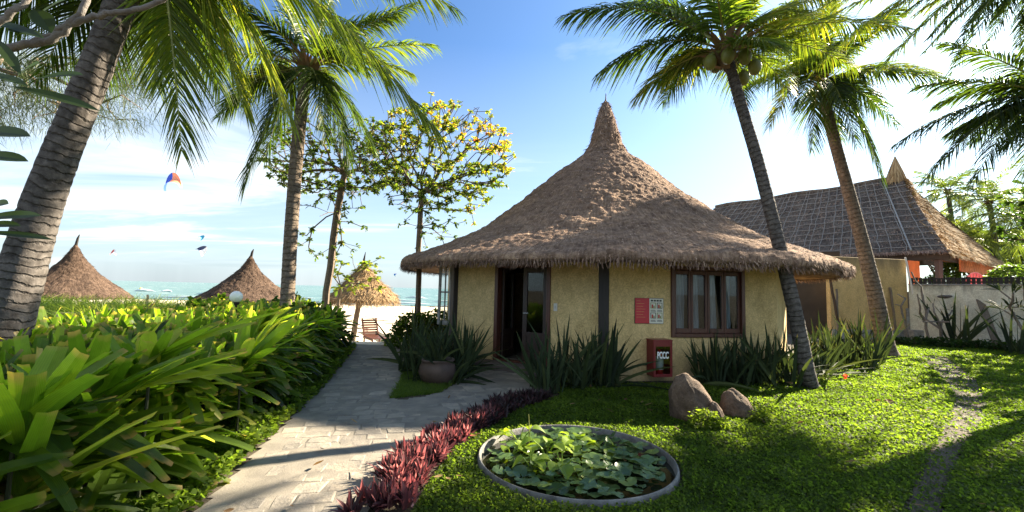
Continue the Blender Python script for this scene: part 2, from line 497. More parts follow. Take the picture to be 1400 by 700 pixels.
M['letter_white'] = simple('white_lettering', (.85, .85, .85), .5, .05, 5)
M['switch'] = simple('white_switch_plastic', (.62, .60, .54), .4, .05, 5)
M['clay'] = simple('brown_clay', (.085, .055, .042), .7, .35, 6, .4, 30)
M['orange'] = simple('orange_cloth', (.80, .16, .035), .8, .2, 4)
M['sun_tinted_thatch'] = thatch_mat('sun_tinted_thatch', (.34, .11, .05), (.62, .22, .10), (.78, .36, .18), 120, 2.5)  # orange stands in for sunlight under the pavilion eave
M['pink'] = simple('coral_pink_plastic', (.85, .16, .17), .45, .1, 4)
M['black_rail'] = simple('black_fence_wood', (.025, .022, .02), .8, .4, 5)
M['globe'] = simple('frosted_globe', (.85, .84, .78), .35, .04, 3)
M['buoy'] = simple('yellow_buoy', (.75, .62, .12), .5, .1, 3)
M['kite_blue'] = simple('blue_kite_cloth', (.02, .07, .55), .6, .1, 3)
M['kite_orange'] = simple('orange_kite_cloth', (.85, .30, .16), .6, .1, 3)
M['kite_red'] = simple('red_kite_cloth', (.60, .10, .08), .6, .1, 3)
M['kite_teal'] = simple('teal_kite_cloth', (.03, .25, .45), .6, .1, 3)
M['kite_dark'] = simple('navy_kite_cloth', (.03, .04, .10), .6, .1, 3)
M['kite_white'] = simple('white_kite_cloth', (.8, .8, .82), .6, .05, 3)
t = NT('sheer_curtain'); p = t.coord('Object', (1, 1, .05))
M['curtain'] = t.done(t.bsdf(t.ramp(t.noise(p, 40, 3), [(.35, (.36, .37, .41)), (.65, (.76, .77, .82))]), .9))
t = NT('window_glass')
g = t.new('ShaderNodeBsdfGlossy'); g.inputs['Roughness'].default_value = .01; g.inputs[0].default_value = (.9, .93, .95, 1)
tr = t.new('ShaderNodeBsdfTransparent'); tr.inputs[0].default_value = (.80, .84, .84, 1)
fr = t.new('ShaderNodeFresnel'); fr.inputs[0].default_value = 1.5
ms = t.new('ShaderNodeMixShader'); t.l.new(t.math('MULTIPLY', fr.outputs[0], .6), ms.inputs[0])
t.l.new(tr.outputs[0], ms.inputs[1]); t.l.new(g.outputs[0], ms.inputs[2])
M['glass'] = t.done(ms.outputs[0])
M['door_glass'] = M['glass']
t = NT('pond_water'); p = t.coord('Object')
M['pond'] = t.done(t.bsdf((.012, .014, .008), .04, t.bump(t.noise(p, 9, 3), .08, .01), spec=.5))
t = NT('boulder_rock'); p = t.coord('Object'); n = t.noise(p, 3.2, 8, .65)
c = t.ramp(n, [(.28, (.065, .040, .026)), (.5, (.145, .096, .064)), (.72, (.26, .185, .13))])
c = t.mix(.6, c, t.ramp(t.noise(p, 40, 5, .7), [(.35, (.55,) * 3), (.6, (1.15,) * 3)]), 'MULTIPLY')
M['rock'] = t.done(t.bsdf(c, .85, t.bump(t.noise(p, 26, 8, .72), .9, .03, t.bump(t.noise(p, 7, 6, .7), .7, .06)), spec=.3))

def bark(name, ca, cb, ring=None, uvr=True):
    t = NT(name); uv = t.coord('UV'); p = t.coord('Object')
    s = t.new('ShaderNodeSeparateXYZ'); t.l.new(uv, s.inputs[0])
    wob = t.math('ADD', s.outputs[1], t.math('MULTIPLY', t.noise(p, 2.6, 6, .65), .22))
    n = t.noise(p, 14, 7, .65)
    c = t.ramp(n, [(.3, ca), (.7, cb)])
    b = n
    if ring:
        w = t.new('ShaderNodeMath', operation='FRACT'); t.l.new(t.math('MULTIPLY', wob, ring), w.inputs[0])
        k = t.ramp(w.outputs[0], [(0, (.0,) * 3), (.10, (.15,) * 3), (.22, (1,) * 3), (.9, (.75,) * 3), (1, (0,) * 3)])
        c = t.mix(.22, c, t.mix(1, k, (.55, .55, .55), 'ADD'), 'MULTIPLY')
        c = t.mix(.6, c, t.ramp(t.noise(p, 3.5, 6, .7), [(.3, (.55,) * 3), (.7, (1.3,) * 3)]), 'MULTIPLY')
        b = t.math('ADD', t.math('MULTIPLY', k, .8), t.math('MULTIPLY', n, .35))
    return t.done(t.bsdf(c, .9, t.bump(b, .8, .035), spec=.2))
M['palm_bark'] = bark('palm_bark', (.050, .043, .038), (.135, .12, .109), 11)
M['palm_bark_far'] = bark('palm_bark_pale', (.085, .066, .05), (.21, .165, .125), 8)
M['tree_bark'] = bark('tree_bark', (.10, .075, .055), (.22, .165, .12))
M['twig_bark'] = bark('pale_twig_bark', (.13, .115, .10), (.26, .235, .21))
M['frond'] = leaf_mat('coconut_frond_leaf', [(0, (.020, .038, .010)), (.45, (.055, .095, .014)), (.75, (.13, .17, .022)), (1, (.30, .26, .05))], .5, .38, 2.3)
M['frond_stem'] = simple('frond_midrib', (.24, .25, .06), .5, .3, 5)
M['dead_frond'] = simple('dry_brown_frond', (.20, .13, .07), .9, .4, 8)
M['coconut'] = simple('green_coconut_husk', (.16, .17, .035), .45, .25, 5)
M['lily'] = leaf_mat('strap_leaf', [(0, (.010, .022, .007)), (.5, (.060, .108, .012)), (.8, (.125, .19, .018)), (1, (.23, .24, .05))], .55, .40, 3.8, (1.05, 1.1, .4), veins=70)
M['dry_leaf'] = leaf_mat('dry_leaf', [(0, (.13, .07, .035)), (1, (.36, .24, .11))], .3, .8, 1.2, (1.1, 1, .8))
M['cover'] = leaf_mat('ground_cover_leaf', [(0, (.020, .036, .007)), (.5, (.056, .094, .014)), (1, (.14, .185, .030))], .55, .6, 3.2, (1.1, 1.08, .5), .15)
M['grass'] = leaf_mat('beach_grass_blade', [(0, (.07, .12, .02)), (.6, (.15, .22, .03)), (1, (.36, .36, .11))], .5, .5, 2.4, (1.1, 1.1, .5))
M['almond'] = leaf_mat('almond_leaf', [(0, (.03, .065, .012)), (.45, (.10, .16, .02)), (.68, (.30, .30, .03)), (.82, (.45, .20, .03)), (1, (.50, .055, .03))], .5, .4, 2.0, (1.15, 1.1, .6))
M['green_leaf'] = leaf_mat('green_broad_leaf', [(0, (.018, .045, .012)), (.6, (.055, .11, .022)), (1, (.12, .19, .035))], .42, .5, 1.9, (1.15, 1.1, .45), .2)
M['plumeria'] = leaf_mat('plumeria_leaf', [(0, (.02, .040, .012)), (.6, (.045, .08, .022)), (1, (.10, .15, .035))], .35, .5, 1.6, (1.1, 1.1, .5))
M['parasol_thatch'] = thatch_mat('parasol_thatch', (.11, .075, .045), (.26, .18, .11), (.42, .31, .19), 200, 2.5)
M['thatch_shaded'] = thatch_mat('shade_darkened_thatch', (.035, .023, .018), (.080, .054, .040), (.145, .10, .076), 260, 2.5)  # thatch copy darkened to carry the shade on the beach shelters
M['sword'] = leaf_mat('sword_leaf', [(0, (.018, .028, .018)), (.5, (.040, .062, .032)), (1, (.105, .13, .055))], .2, .6, 1.6, (1.1, 1.1, .5), .12, veins=50)
M['purple'] = leaf_mat('purple_leaf', [(0, (.020, .018, .014)), (.5, (.045, .026, .032)), (.8, (.15, .062, .070)), (1, (.38, .21, .20))], .40, .45, 1.5, (1.7, 1.0, 1.05))
M['pad'] = leaf_mat('lily_pad_leaf', [(0, (.035, .075, .035)), (.6, (.075, .13, .045)), (1, (.22, .30, .045))], .15, .30, 1.6, (1.1, 1.1, .5))
M['hyacinth'] = leaf_mat('fresh_pond_leaf', [(0, (.07, .14, .02)), (1, (.26, .36, .04))], .4, .32, 1.6, (1.1, 1.1, .4))
M['casuarina'] = leaf_mat('casuarina_needle', [(0, (.02, .04, .014)), (1, (.07, .10, .03))], .3, .6, 1.5)
M['far_leaf'] = leaf_mat('far_palm_leaf', [(0, (.035, .06, .02)), (.5, (.08, .12, .03)), (1, (.20, .24, .06))], .45, .42, 1.9)

#%%GEOM
# ------------------------------------------------------------------ the setting
def grid_sheet(name, xs, ys, hf, mat, keep=None):
    X, Y = np.meshgrid(xs, ys); Z = hf(X, Y)
    V = np.stack([X, Y, Z], -1).reshape(-1, 3); nx, ny = len(xs), len(ys)
    i, j = np.meshgrid(np.arange(nx - 1), np.arange(ny - 1)); b = (j * nx + i).ravel()
    Fc = np.stack([b, b + 1, b + nx + 1, b + nx], 1)
    if keep is not None: Fc = Fc[keep(V[Fc].mean(1))]
    mb = MB(); mb.add(V, Fc); o = mb.build(name, mat, smooth=True)
    return tag(o, kind='structure')
far = [120, 200, 400, 900, 2500, 6000]
xs = np.concatenate([[-x for x in far[::-1]], np.arange(-80, -22, 4), np.arange(-22, 22, .4), np.arange(22, 81, 4), far])
ys = np.concatenate([[-6000, -1500, -300, -80, -30], np.arange(-12, 26, .4), np.arange(26, 130, 4), far[1:]])
grid_sheet('ground', xs, ys, ground_h, M['soil'])
bx = np.concatenate([np.arange(-400, -40, 20), np.arange(-40, 0.1, .5)])
by = np.concatenate([np.arange(12.2, 24, .4), np.arange(24, 97, 2.5)])
def beach_h(x, y):
    return ground_h(x, y) + .02 + .05 * np.sin(x * 1.7 + y) * smooth01(y, 13, 16) * (x > -39)
grid_sheet('beach_sand', bx, by, beach_h, M['sand'], lambda c: (c[:, 0] < -1.6) & ((c[:, 0] > -6.6) | (c[:, 1] > 14.5)))
mb = MB(); Zs = -1.62
sx = np.array([-6000, -2500, -900, -400, -200, -100, -50, 0, 50, 100, 300, 900, 2500, 6000.]); sy = np.array([80, 100, 140, 200, 400, 900, 2500, 9000.])
X, Y = np.meshgrid(sx, sy); V = np.stack([X, Y, np.full_like(X, Zs)], -1).reshape(-1, 3)
b = np.array([j * len(sx) + i for j in range(len(sy) - 1) for i in range(len(sx) - 1)])
mb.add(V, np.stack([b, b + 1, b + len(sx) + 1, b + len(sx)], 1))
tag(mb.build('sea', M['sea']), kind='structure')
# breakers: low rounded ridges of white water
mb = MB()
for k in range(46):
    x0 = rng.uniform(-150, 6); y0 = rng.choice([82, 84, 89, 96, 106, 120, 140]) + rng.uniform(-1.5, 1.5); ln = rng.uniform(3, 13)
    h_ = rng.uniform(.12, .3) * (1 if y0 < 110 else 1.5)
    n_ = 10; pts = []
    for q in range(n_ + 1):
        s_ = q / n_; pts.append((x0 + ln * s_, y0 + .5 * math.sin(s_ * 5 + k), Zs + h_ * math.sin(math.pi * s_) * .8 - .02))
    tube(mb, pts, [.05 + h_ * math.sin(math.pi * q / n_) for q in range(n_ + 1)], 6)
tag(mb.build('surf', M['foam'], smooth=True), kind='stuff', label='white foam of small breaking waves along the sea shore', cat='surf')

# path of stone slabs ------------------------------------------------
pl = [(-2.0, -.6), (-2.1, 1.5)] + [tuple(G(*q).xy) for q in ((270, 700), (345, 625), (430, 540), (468, 497), (488, 474), (492, 467))]
pr = [tuple(G(*q).xy) for q in ((530, 465), (546, 478), (552, 500), (548, 520), (532, 545), (552, 549), (600, 538), (632, 522), (655, 510))]
pr += [(-.45, 8.95), (.35, 8.55), (.45, 7.2)] + [tuple(G(*q).xy) for q in ((715, 552), (650, 578), (600, 612), (545, 650), (505, 700))] + [(-.75, 1.5), (-.7, -.6)]
PATH = pl + pr
def noise_grid(x, y, f):
    return np.array([noise.noise(Vector((a * f, b * f, 4.4))) for a, b in zip(np.ravel(x), np.ravel(y))]).reshape(np.shape(x))
def poly_sheet(name, poly, z, mat, step=.12):
    P_ = np.array(poly); x0, y0 = P_.min(0); x1, y1 = P_.max(0)
    xs, ys = np.arange(x0, x1 + step, step), np.arange(y0, y1 + step, step)
    return grid_sheet(name, xs, ys, lambda x, y: ground_h(x, y) + (z(x, y) if callable(z) else z), mat, lambda c: in_poly(c, poly))
poly_sheet('path_bed', PATH, lambda x, y: .006 + .019 * np.clip(noise_grid(x, y, 1.1) + .5 * noise_grid(x, y, 4.), 0, 1), M['joint'], .05)
mb = MB()
ang = R(14); ca, sa = math.cos(ang), math.sin(ang)      # courses run across the path
row = -1.0
while row < 15:
    rh = rng.uniform(.15, .24); c0 = -7 + rng.uniform(0, .4)
    while c0 < 6:
        cw = rng.uniform(.16, .36)
        q = np.array([(c0, row), (c0 + cw, row), (c0 + cw, row + rh), (c0, row + rh)])
        q += rng.normal(0, .017, q.shape)
        cen = q.mean(0); q = cen + (q - cen) * (1 - .022 / np.array([cw, rh]).min() * .8)
        W_ = np.stack([q[:, 0] * ca - q[:, 1] * sa, q[:, 0] * sa + q[:, 1] * ca], 1)
        if in_poly(W_, PATH).sum() >= 3 and rng.random() > .05:
            z0 = ground_h(W_[:, 0], W_[:, 1]); top = .010 + rng.uniform(-.004, .005) + rng.normal(0, .002, 4)
            inner = W_.mean(0) + (W_ - W_.mean(0)) * .88
            V = np.concatenate([np.c_[W_, z0 + .0], np.c_[W_, z0 + top - .006], np.c_[inner, z0 + top]])
            Fc = [[a, (a + 1) % 4, (a + 1) % 4 + 4, a + 4] for a in range(4)] + [[a + 4, (a + 1) % 4 + 4, (a + 1) % 4 + 8, a + 8] for a in range(4)] + [[8, 9, 10, 11]]
            mb.add(V, Fc, 0, rng.random())
        c0 += cw
    row += rh
tag(mb.build('path', M['paving']), kind='structure')
TRAIL_C = [tuple(G(*q).xy) for q in ((1275, 488), (1312, 520), (1328, 545), (1322, 575), (1300, 610), (1280, 650), (1262, 700))] + [(2.6, 2.0)]
TRAIL_W = [.40, .34, .26, .22, .18, .15, .15, .15]
tl = []; trr = []
for (x, y), w_ in zip(TRAIL_C, TRAIL_W): tl.append((x - w_, y)); trr.append((x + w_, y))
TRAIL = tl + trr[::-1]
poly_sheet('dirt_trail', TRAIL, .012, M['dirt'], .07)

# ------------------------------------------------------------------ round thatched hut
HD = R(11.9); HC = Vector((13 * math.sin(HD), 13 * math.cos(HD), 0)); HR = 4.75
def hut_corner(k, r=HR):
    a = HD + R(45 * k)
    return Vector((HC.x - r * math.sin(a), HC.y - r * math.cos(a), 0))
hut = thing('round_thatched_hut', 'round ochre plaster hut with tall pointed brown thatch roof behind lily basin', 'hut', HC)
WT = 2.45; WTH = .16
wall = MB()
def facet(k):
    a, b = hut_corner(k + 1), hut_corner(k)              # left end, right end seen from outside
    u = (b - a); ln = u.length; u = u / ln
    return a, u, ln, Vector((u.y, -u.x, 0))              # outward normal
def facet_u(fc, px):
    a, u, ln, n = fc; r_ = ray(px, 400)
    # solve a + u*s on the vertical plane through the camera
    k = r_.x / r_.y
    return -(a.x - k * a.y) / (u.x - k * u.y)
def wall_piece(fc, s0, s1, z0, z1, mb_=wall):
    a, u, ln, n = fc
    o = a + u * s0 - n * WTH + Vector((0, 0, z0))
    box(mb_, o, u * (s1 - s0), n * WTH, Vector((0, 0, z1 - z0)))
FL, FR_ = facet(0), facet(-1)
DU0, DU1 = facet_u(FL, 677), facet_u(FL, 753); DTOP = 2.16
WU0, WU1 = facet_u(FR_, 917), facet_u(FR_, 1017); WZ0, WZ1 = .80, 2.14
for k in range(8):
    fc = facet(k)
    if k == 0:
        wall_piece(fc, 0, DU0, 0, WT); wall_piece(fc, DU1, fc[2], 0, WT); wall_piece(fc, DU0, DU1, DTOP, WT)
    elif k == 7:
        fc = FR_
        wall_piece(fc, 0, WU0, 0, WT); wall_piece(fc, WU1, fc[2], 0, WT); wall_piece(fc, WU0, WU1, 0, WZ0); wall_piece(fc, WU0, WU1, WZ1, WT)
    else:
        wall_piece(fc, 0, fc[2], 0, WT)
wall.build('wall', M['plaster'], hut)
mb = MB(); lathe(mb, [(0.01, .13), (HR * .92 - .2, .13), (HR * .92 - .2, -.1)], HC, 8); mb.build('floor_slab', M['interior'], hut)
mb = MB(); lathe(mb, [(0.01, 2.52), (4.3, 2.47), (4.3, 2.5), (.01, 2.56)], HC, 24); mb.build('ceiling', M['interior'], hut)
for k in (0, 1):
    c = hut_corner(k, HR + .03); mb = MB(); a_ = HD + R(45 * k); hw = .095
    ux = Vector((math.cos(a_), -math.sin(a_), 0)); uy = Vector((math.sin(a_), math.cos(a_), 0))
    box(mb, c - ux * hw - uy * .04 + Vector((0, 0, 0)), ux * 2 * hw, uy * .16, Vector((0, 0, 2.5)), bev=.012)
    mb.build('corner_post', M['wood_black'], hut)
# door
a, u, ln, n = FL
def fbox(mb_, fc, s0, s1, z0, z1, d0, d1, mi=0, bev=0., tint=.5):
    a, u, ln, n = fc
    box(mb_, a + u * s0 + n * d0 + Vector((0, 0, z0)), u * (s1 - s0), n * (d1 - d0), Vector((0, 0, z1 - z0)), mi, tint, bev)
mb = MB(); fw = .085
fbox(mb, FL, DU0, DU0 + fw, .12, DTOP, -.13, .035, bev=.008); fbox(mb, FL, DU1 - fw, DU1, .12, DTOP, -.13, .035, bev=.008)
fbox(mb, FL, DU0 + fw, DU1 - fw, DTOP - fw, DTOP, -.13, .035, bev=.008)
fbox(mb, FL, DU0 + fw, DU1 - fw, .12, .155, -.13, .03, bev=.008)
mb.build('door_frame', M['wood_red'], hut)
mid = DU0 + (DU1 - DU0) * .50
def door_leaf(org, du, dn, wd, label):
    """panelled leaf: org at the foot, du along the leaf, dn its outward normal"""
    z0, z1 = .165, DTOP - fw - .005; st = .10
    mb = MB()
    def lb(s0, s1, za, zb, d0=-.022, d1=.022, mi=0): box(mb, org + du * s0 + dn * d0 + Vector((0, 0, za)), du * (s1 - s0), dn * (d1 - d0), Vector((0, 0, zb - za)), mi, bev=.005)
    lb(0, st, z0, z1); lb(wd - st, wd, z0, z1); lb(st, wd - st, z1 - .10, z1); lb(st, wd - st, z0, z0 + .18); lb(st, wd - st, z0 + .50, z0 + .60)
    lb(st, wd - st, z0 + .18, z0 + .50, -.010, .010)
    leaf = mb.build('door', M['wood_dark'], hut)
    if label: leaf['label'] = label
    mb = MB(); box(mb, org + du * st + dn * -.004 + Vector((0, 0, z0 + .6)), du * (wd - 2 * st), dn * .008, Vector((0, 0, z1 - .1 - z0 - .6)))
    mb.build('pane', M['door_glass'], leaf)
    mb = MB(); hz = z0 + .98
    tube(mb, [org + du * .05 + dn * .022 + Vector((0, 0, hz)), org + du * .05 + dn * .07 + Vector((0, 0, hz)), org + du * .17 + dn * .07 + Vector((0, 0, hz))], .010, 8)
    mb.build('handle', M['grey_label'], leaf)
door_leaf(a + u * (mid + .01) - n * .05, u, n, DU1 - fw - mid - .015, 'closed right leaf of the double door with tall glass pane')
io = a + u * (DU0 + fw + .02) - n * .15
da = R(100); du_ = (u * math.cos(da) - n * math.sin(da))
door_leaf(io, du_, Vector((du_.y, -du_.x, 0)) * -1, mid - DU0 - fw - .02, 'left leaf of the double door swung open inwards')
mb = MB(); fbox(mb, FL, DU0 - .25, DU1 + .2, -.02, .125, .003, .42, bev=.03); mb.build('door_step', M['stone_step'], hut)
mb = MB(); su = facet_u(FL, 760); fbox(mb, FL, su - .04, su + .04, 1.22, 1.37, .0, .014, bev=.004); sw_ = mb.build('switch_plate', M['switch'], hut)
mb = MB(); fbox(mb, FL, su - .014, su + .014, 1.27, 1.32, .0145, .022, bev=.003); mb.build('rocker', M['grey_label'], sw_)
# window
a, u, ln, n = FR_
mb = MB(); wf = .075
fbox(mb, FR_, WU0, WU0 + wf, WZ0, WZ1, -.12, .045, bev=.008); fbox(mb, FR_, WU1 - wf, WU1, WZ0, WZ1, -.12, .045, bev=.008)
fbox(mb, FR_, WU0 + wf, WU1 - wf, WZ0, WZ0 + wf, -.12, .045, bev=.008); fbox(mb, FR_, WU0 + wf, WU1 - wf, WZ1 - wf, WZ1, -.12, .045, bev=.008)
win = mb.build('window', M['wood_red'], hut)
inner = WU1 - WU0 - 2 * wf; cw = inner / 4
for q in range(4):
    s0 = WU0 + wf + q * cw; mb = MB(); st = .05
    fbox(mb, FR_, s0 + .004, s0 + st, WZ0 + wf + .004, WZ1 - wf - .004, -.06, -.01, bev=.005); fbox(mb, FR_, s0 + cw - st, s0 + cw - .004, WZ0 + wf + .004, WZ1 - wf - .004, -.06, -.01, bev=.005)
    fbox(mb, FR_, s0 + st, s0 + cw - st, WZ0 + wf + .004, WZ0 + wf + .09, -.06, -.01, bev=.005); fbox(mb, FR_, s0 + st, s0 + cw - st, WZ1 - wf - .08, WZ1 - wf - .004, -.06, -.01, bev=.005)
    mb.build('sash', M['wood_red'], win)
    mb = MB(); fbox(mb, FR_, s0 + st, s0 + cw - st, WZ0 + wf + .09, WZ1 - wf - .08, -.040, -.034); mb.build('pane', M['glass'], win)
    # gathered curtain: pleated sheet hanging off centre
    mb = MB(); nx_, nz_ = 40, 10; cx0 = s0 + st + (.05 if q % 2 == 0 else .02); cx1 = s0 + cw - st - (.0 if q % 2 == 0 else .035)
    V = []
    for j in range(nz_ + 1):
        for i in range(nx_ + 1):
            f_ = i / nx_; zz_ = WZ0 + .06 + (WZ1 - WZ0 - .1) * j / nz_
            xx = cx0 + (cx1 - cx0) * f_ + .02 * math.sin(3 * j / nz_ + q) * (1 - j / nz_)
            dd = -.20 + .022 * math.sin(f_ * 34 + q * 2 + .5 * math.sin(j * .7)) + .01 * math.sin(f_ * 71 + q)
            V.append(a + u * xx + n * dd + Vector((0, 0, zz_)))
    Fc = [[j * (nx_ + 1) + i, j * (nx_ + 1) + i + 1, (j + 1) * (nx_ + 1) + i + 1, (j + 1) * (nx_ + 1) + i] for j in range(nz_) for i in range(nx_)]
    mb.add(V, Fc); mb.build('curtain', M['curtain'], win, smooth=True)
# open casement on the left side of the hut
cL = hut_corner(1); c2 = hut_corner(2); s_ = (c2 - cL).normalized(); on = Vector((-s_.y, s_.x, 0))
if on.dot(cL - HC) < 0: on = -on
org = cL + s_ * .25 + on * .05; dd_ = (on * .75 + s_ * .66).normalized(); dn_ = Vector((dd_.y, -dd_.x, 0))
mb = MB()
def cb(s0, s1, za, zb, d=.02): box(mb, org + dd_ * s0 - dn_ * d + Vector((0, 0, za)), dd_ * (s1 - s0), dn_ * 2 * d, Vector((0, 0, zb - za)), bev=.005)
cb(0, .07, .75, 2.3); cb(.33, .40, .75, 2.3); cb(.07, .33, 2.22, 2.3); cb(.07, .33, .75, .85); cb(.185, .215, .85, 2.22, .015); cb(.07, .185, 1.5, 1.54, .012); cb(.215, .33, 1.5, 1.54, .012)
cas = mb.build('casement', M['white_old'], hut); cas['label'] = 'open side window leaf with flaking white paint'
mb = MB(); box(mb, org + dd_ * .07 - dn_ * .003 + Vector((0, 0, .85)), dd_ * .26, dn_ * .006, Vector((0, 0, 1.37))); mb.build('pane', M['glass'], cas)

# thatch roofs
def thatch_cone(c, prof, nth, nr, amp, mat, straw, parent, nstraw, nfringe, eave_r, eave_z, fl=.22, sl=.22, seed=0, lump=.0, name='thatch_roof', core_in=None):
    """prof runs from the eave lip up to the neck as (radius, height)"""
    P_ = np.array(prof); s = np.concatenate([[0], np.cumsum(np.linalg.norm(np.diff(P_, axis=0), axis=1))])
    tt = np.linspace(0, s[-1], nr); rr = np.interp(tt, s, P_[:, 0]); zz_ = np.interp(tt, s, P_[:, 1])
    kk = np.array([.25, .5, .25])
    for _ in range(3):
        rr[1:-1] = np.convolve(rr, kk, 'same')[1:-1]; zz_[1:-1] = np.convolve(zz_, kk, 'same')[1:-1]
    V = np.zeros((nr, nth, 3)); UV = np.zeros((nr, nth, 2))
    for i in range(nr):
        e = max(0, 1 - tt[i] / (.25 * s[-1]))
        for j in range(nth):
            a_ = 2 * math.pi * j / nth; ca_, sa_ = math.cos(a_), math.sin(a_)
            q = Vector((ca_ * rr[i], sa_ * rr[i], zz_[i])) + Vector((seed * 7, 0, 0))
            d_ = noise.noise(q * .55) * amp * 2.2 + noise.noise(q * 1.9) * amp + noise.noise(q * 6.3) * amp * .75 + noise.noise(q * 15) * amp * .45
            d_ *= min(1, rr[i] / .5)
            rim = noise.noise(Vector((ca_ * 9, sa_ * 9, seed))) * .05 * e + lump * math.cos(8 * a_) * e
            r_ = rr[i] + d_ * .6 + rim; V[i, j] = (c[0] + ca_ * r_, c[1] + sa_ * r_, c[2] + zz_[i] + d_ * .8 * (1 if tt[i] > .15 else .3))
            UV[i, j] = (a_ * max(rr[i], .3) / 6, tt[i])
    UV[:, :, 0] = (np.arange(nth) / nth)[None]
    i, j = np.meshgrid(np.arange(nr - 1), np.arange(nth), indexing='ij')
    Fc = np.stack([i * nth + j, i * nth + (j + 1) % nth, (i + 1) * nth + (j + 1) % nth, (i + 1) * nth + j], -1).reshape(-1, 4)
    mb = MB(); mb.add(V.reshape(-1, 3), Fc, 0, .5, UV.reshape(-1, 2))
    # soffit
    r0, z0 = P_[0]
    lathe(mb, [(r0 * .55, z0 + .35), (r0 * .80, z0 + .16), (r0 + .0, z0 + .01)], c, nth // 3, 0)
    # straws lying on the surface
    pick_t = rng.random(nstraw) ** 1.35 * (s[-1] * .98)
    th = rng.uniform(0, 2 * math.pi, nstraw)
    ii = np.clip((pick_t / s[-1] * (nr - 1)).astype(int), 1, nr - 1); jj = (th / (2 * math.pi) * nth).astype(int) % nth
    base = V[ii, jj]; dn = V[np.maximum(ii - 2, 0), jj] - base; dn = nrm(dn)
    tang = np.stack([-np.sin(th), np.cos(th), 0 * th], 1); up = nrm(np.cross(tang, dn)); up *= np.sign(up[:, 2:3] + 1e-6)
    d = nrm(dn * rng.uniform(.3, 1, (nstraw, 1)) + up * rng.uniform(.0, .42, (nstraw, 1)) + tang * rng.normal(0, .38, (nstraw, 1)))
    blades(mb, base + up * .004, d, nrm(np.cross(d, up + rng.normal(0, .3, up.shape))), rng.uniform(.4, 1.1, nstraw) * sl, rng.uniform(.010, .024, nstraw), -up * .03, 1, (1, .4), np.clip(rng.normal(.45, .22, nstraw), 0, 1), 1)
    # fringe
    th = rng.uniform(0, 2 * math.pi, nfringe); jj = (th / (2 * math.pi) * nth).astype(int) % nth
    lay = rng.random(nfringe); kidx = (lay * min(14, nr // 6)).astype(int)
    base = V[kidx, jj]; rad = np.stack([np.cos(th), np.sin(th), 0 * th], 1); tang = np.stack([-np.sin(th), np.cos(th), 0 * th], 1)
    d = nrm(rad * rng.uniform(.2, 1.0, (nfringe, 1)) + np.array([0, 0, -1.]) * rng.uniform(.45, 1.1, (nfringe, 1)) + tang * rng.normal(0, .2, (nfringe, 1)))
    blades(mb, base - rad * .03, d, tang + rng.normal(0, .3, tang.shape), rng.uniform(.3, 1.1, nfringe) * fl, rng.uniform(.010, .022, nfringe), np.array([0, 0, -.04]), 1, (1, .3), np.clip(rng.normal(.30, .22, nfringe), 0, 1), 1)
    return mb.build(name, [mat, straw], parent), V
roof_prof = [(5.62, 2.10), (5.70, 2.12), (5.74, 2.18), (5.69, 2.28), (5.2, 2.47), (4.25, 2.90), (3.4, 3.42), (2.65, 3.98), (2.0, 4.5), (1.49, 4.95), (.95, 5.42), (.62, 5.70)]
roof, RV = thatch_cone(HC, roof_prof, 560, 170, .040, M['thatch'], M['straw'], hut, 80000, 16000, 5.7, 2.05, fl=.095, sl=.06)
spire_prof = [(.66, 5.62), (.60, 5.76), (.50, 5.95), (.37, 6.35), (.27, 6.75), (.16, 7.08), (.05, 7.28), (.015, 7.36)]
sp, _ = thatch_cone(HC, spire_prof, 64, 60, .030, M['thatch'], M['straw'], hut, 2200, 500, .6, 5.6, fl=.12, sl=.16, seed=3, name='roof_spire')
mb = MB(); tube(mb, [HC + Vector((0, 0, 7.2)), HC + Vector((.01, 0, 7.55))], [.03, .012], 6); mb.build('spire_tip', M['wood_black'], hut)

# red and white notice on the wall, cabinet with extinguisher
a, u, ln, n = FR_
s0, s1 = facet_u(FR_, 868), facet_u(FR_, 906); sm_ = s0 + (s1 - s0) * .50
def zat(fc, px, py):
    p_ = P(px, py, 1); k = fc[0] + fc[1] * facet_u(fc, px); return CAM_H + (p_.z - CAM_H) * k.y
z1_, z0_ = zat(FR_, 886, 408), zat(FR_, 886, 442)
sg = thing('notice_board', 'red and white notice on the ochre wall with four small pictures', 'notice', a + u * sm_ + n * .01 + Vector((0, 0, z0_)))
mb = MB(); fbox(mb, FR_, s0 - .008, s1 + .008, z0_ - .008, z1_ + .008, .001, .014, bev=.003); mb.build('backing', M['wood_dark'], sg)
mb = MB(); fbox(mb, FR_, s0, sm_, z0_, z1_, .0145, .018); mb.build('red_sheet', M['red_panel'], sg)
mb = MB(); fbox(mb, FR_, sm_ + .003, s1, z0_, z1_, .0145, .018); ws = mb.build('white_sheet', M['notice_white'], sg)
H_ = z1_ - z0_; Wd_ = s1 - sm_
mb = MB()
for k in range(4):
    x_ = sm_ + .03 + k * (Wd_ - .05) / 4; fbox(mb, FR_, x_, x_ + (Wd_ - .05) / 4 - .012, z1_ - .055, z1_ - .022, .0185, .0195)
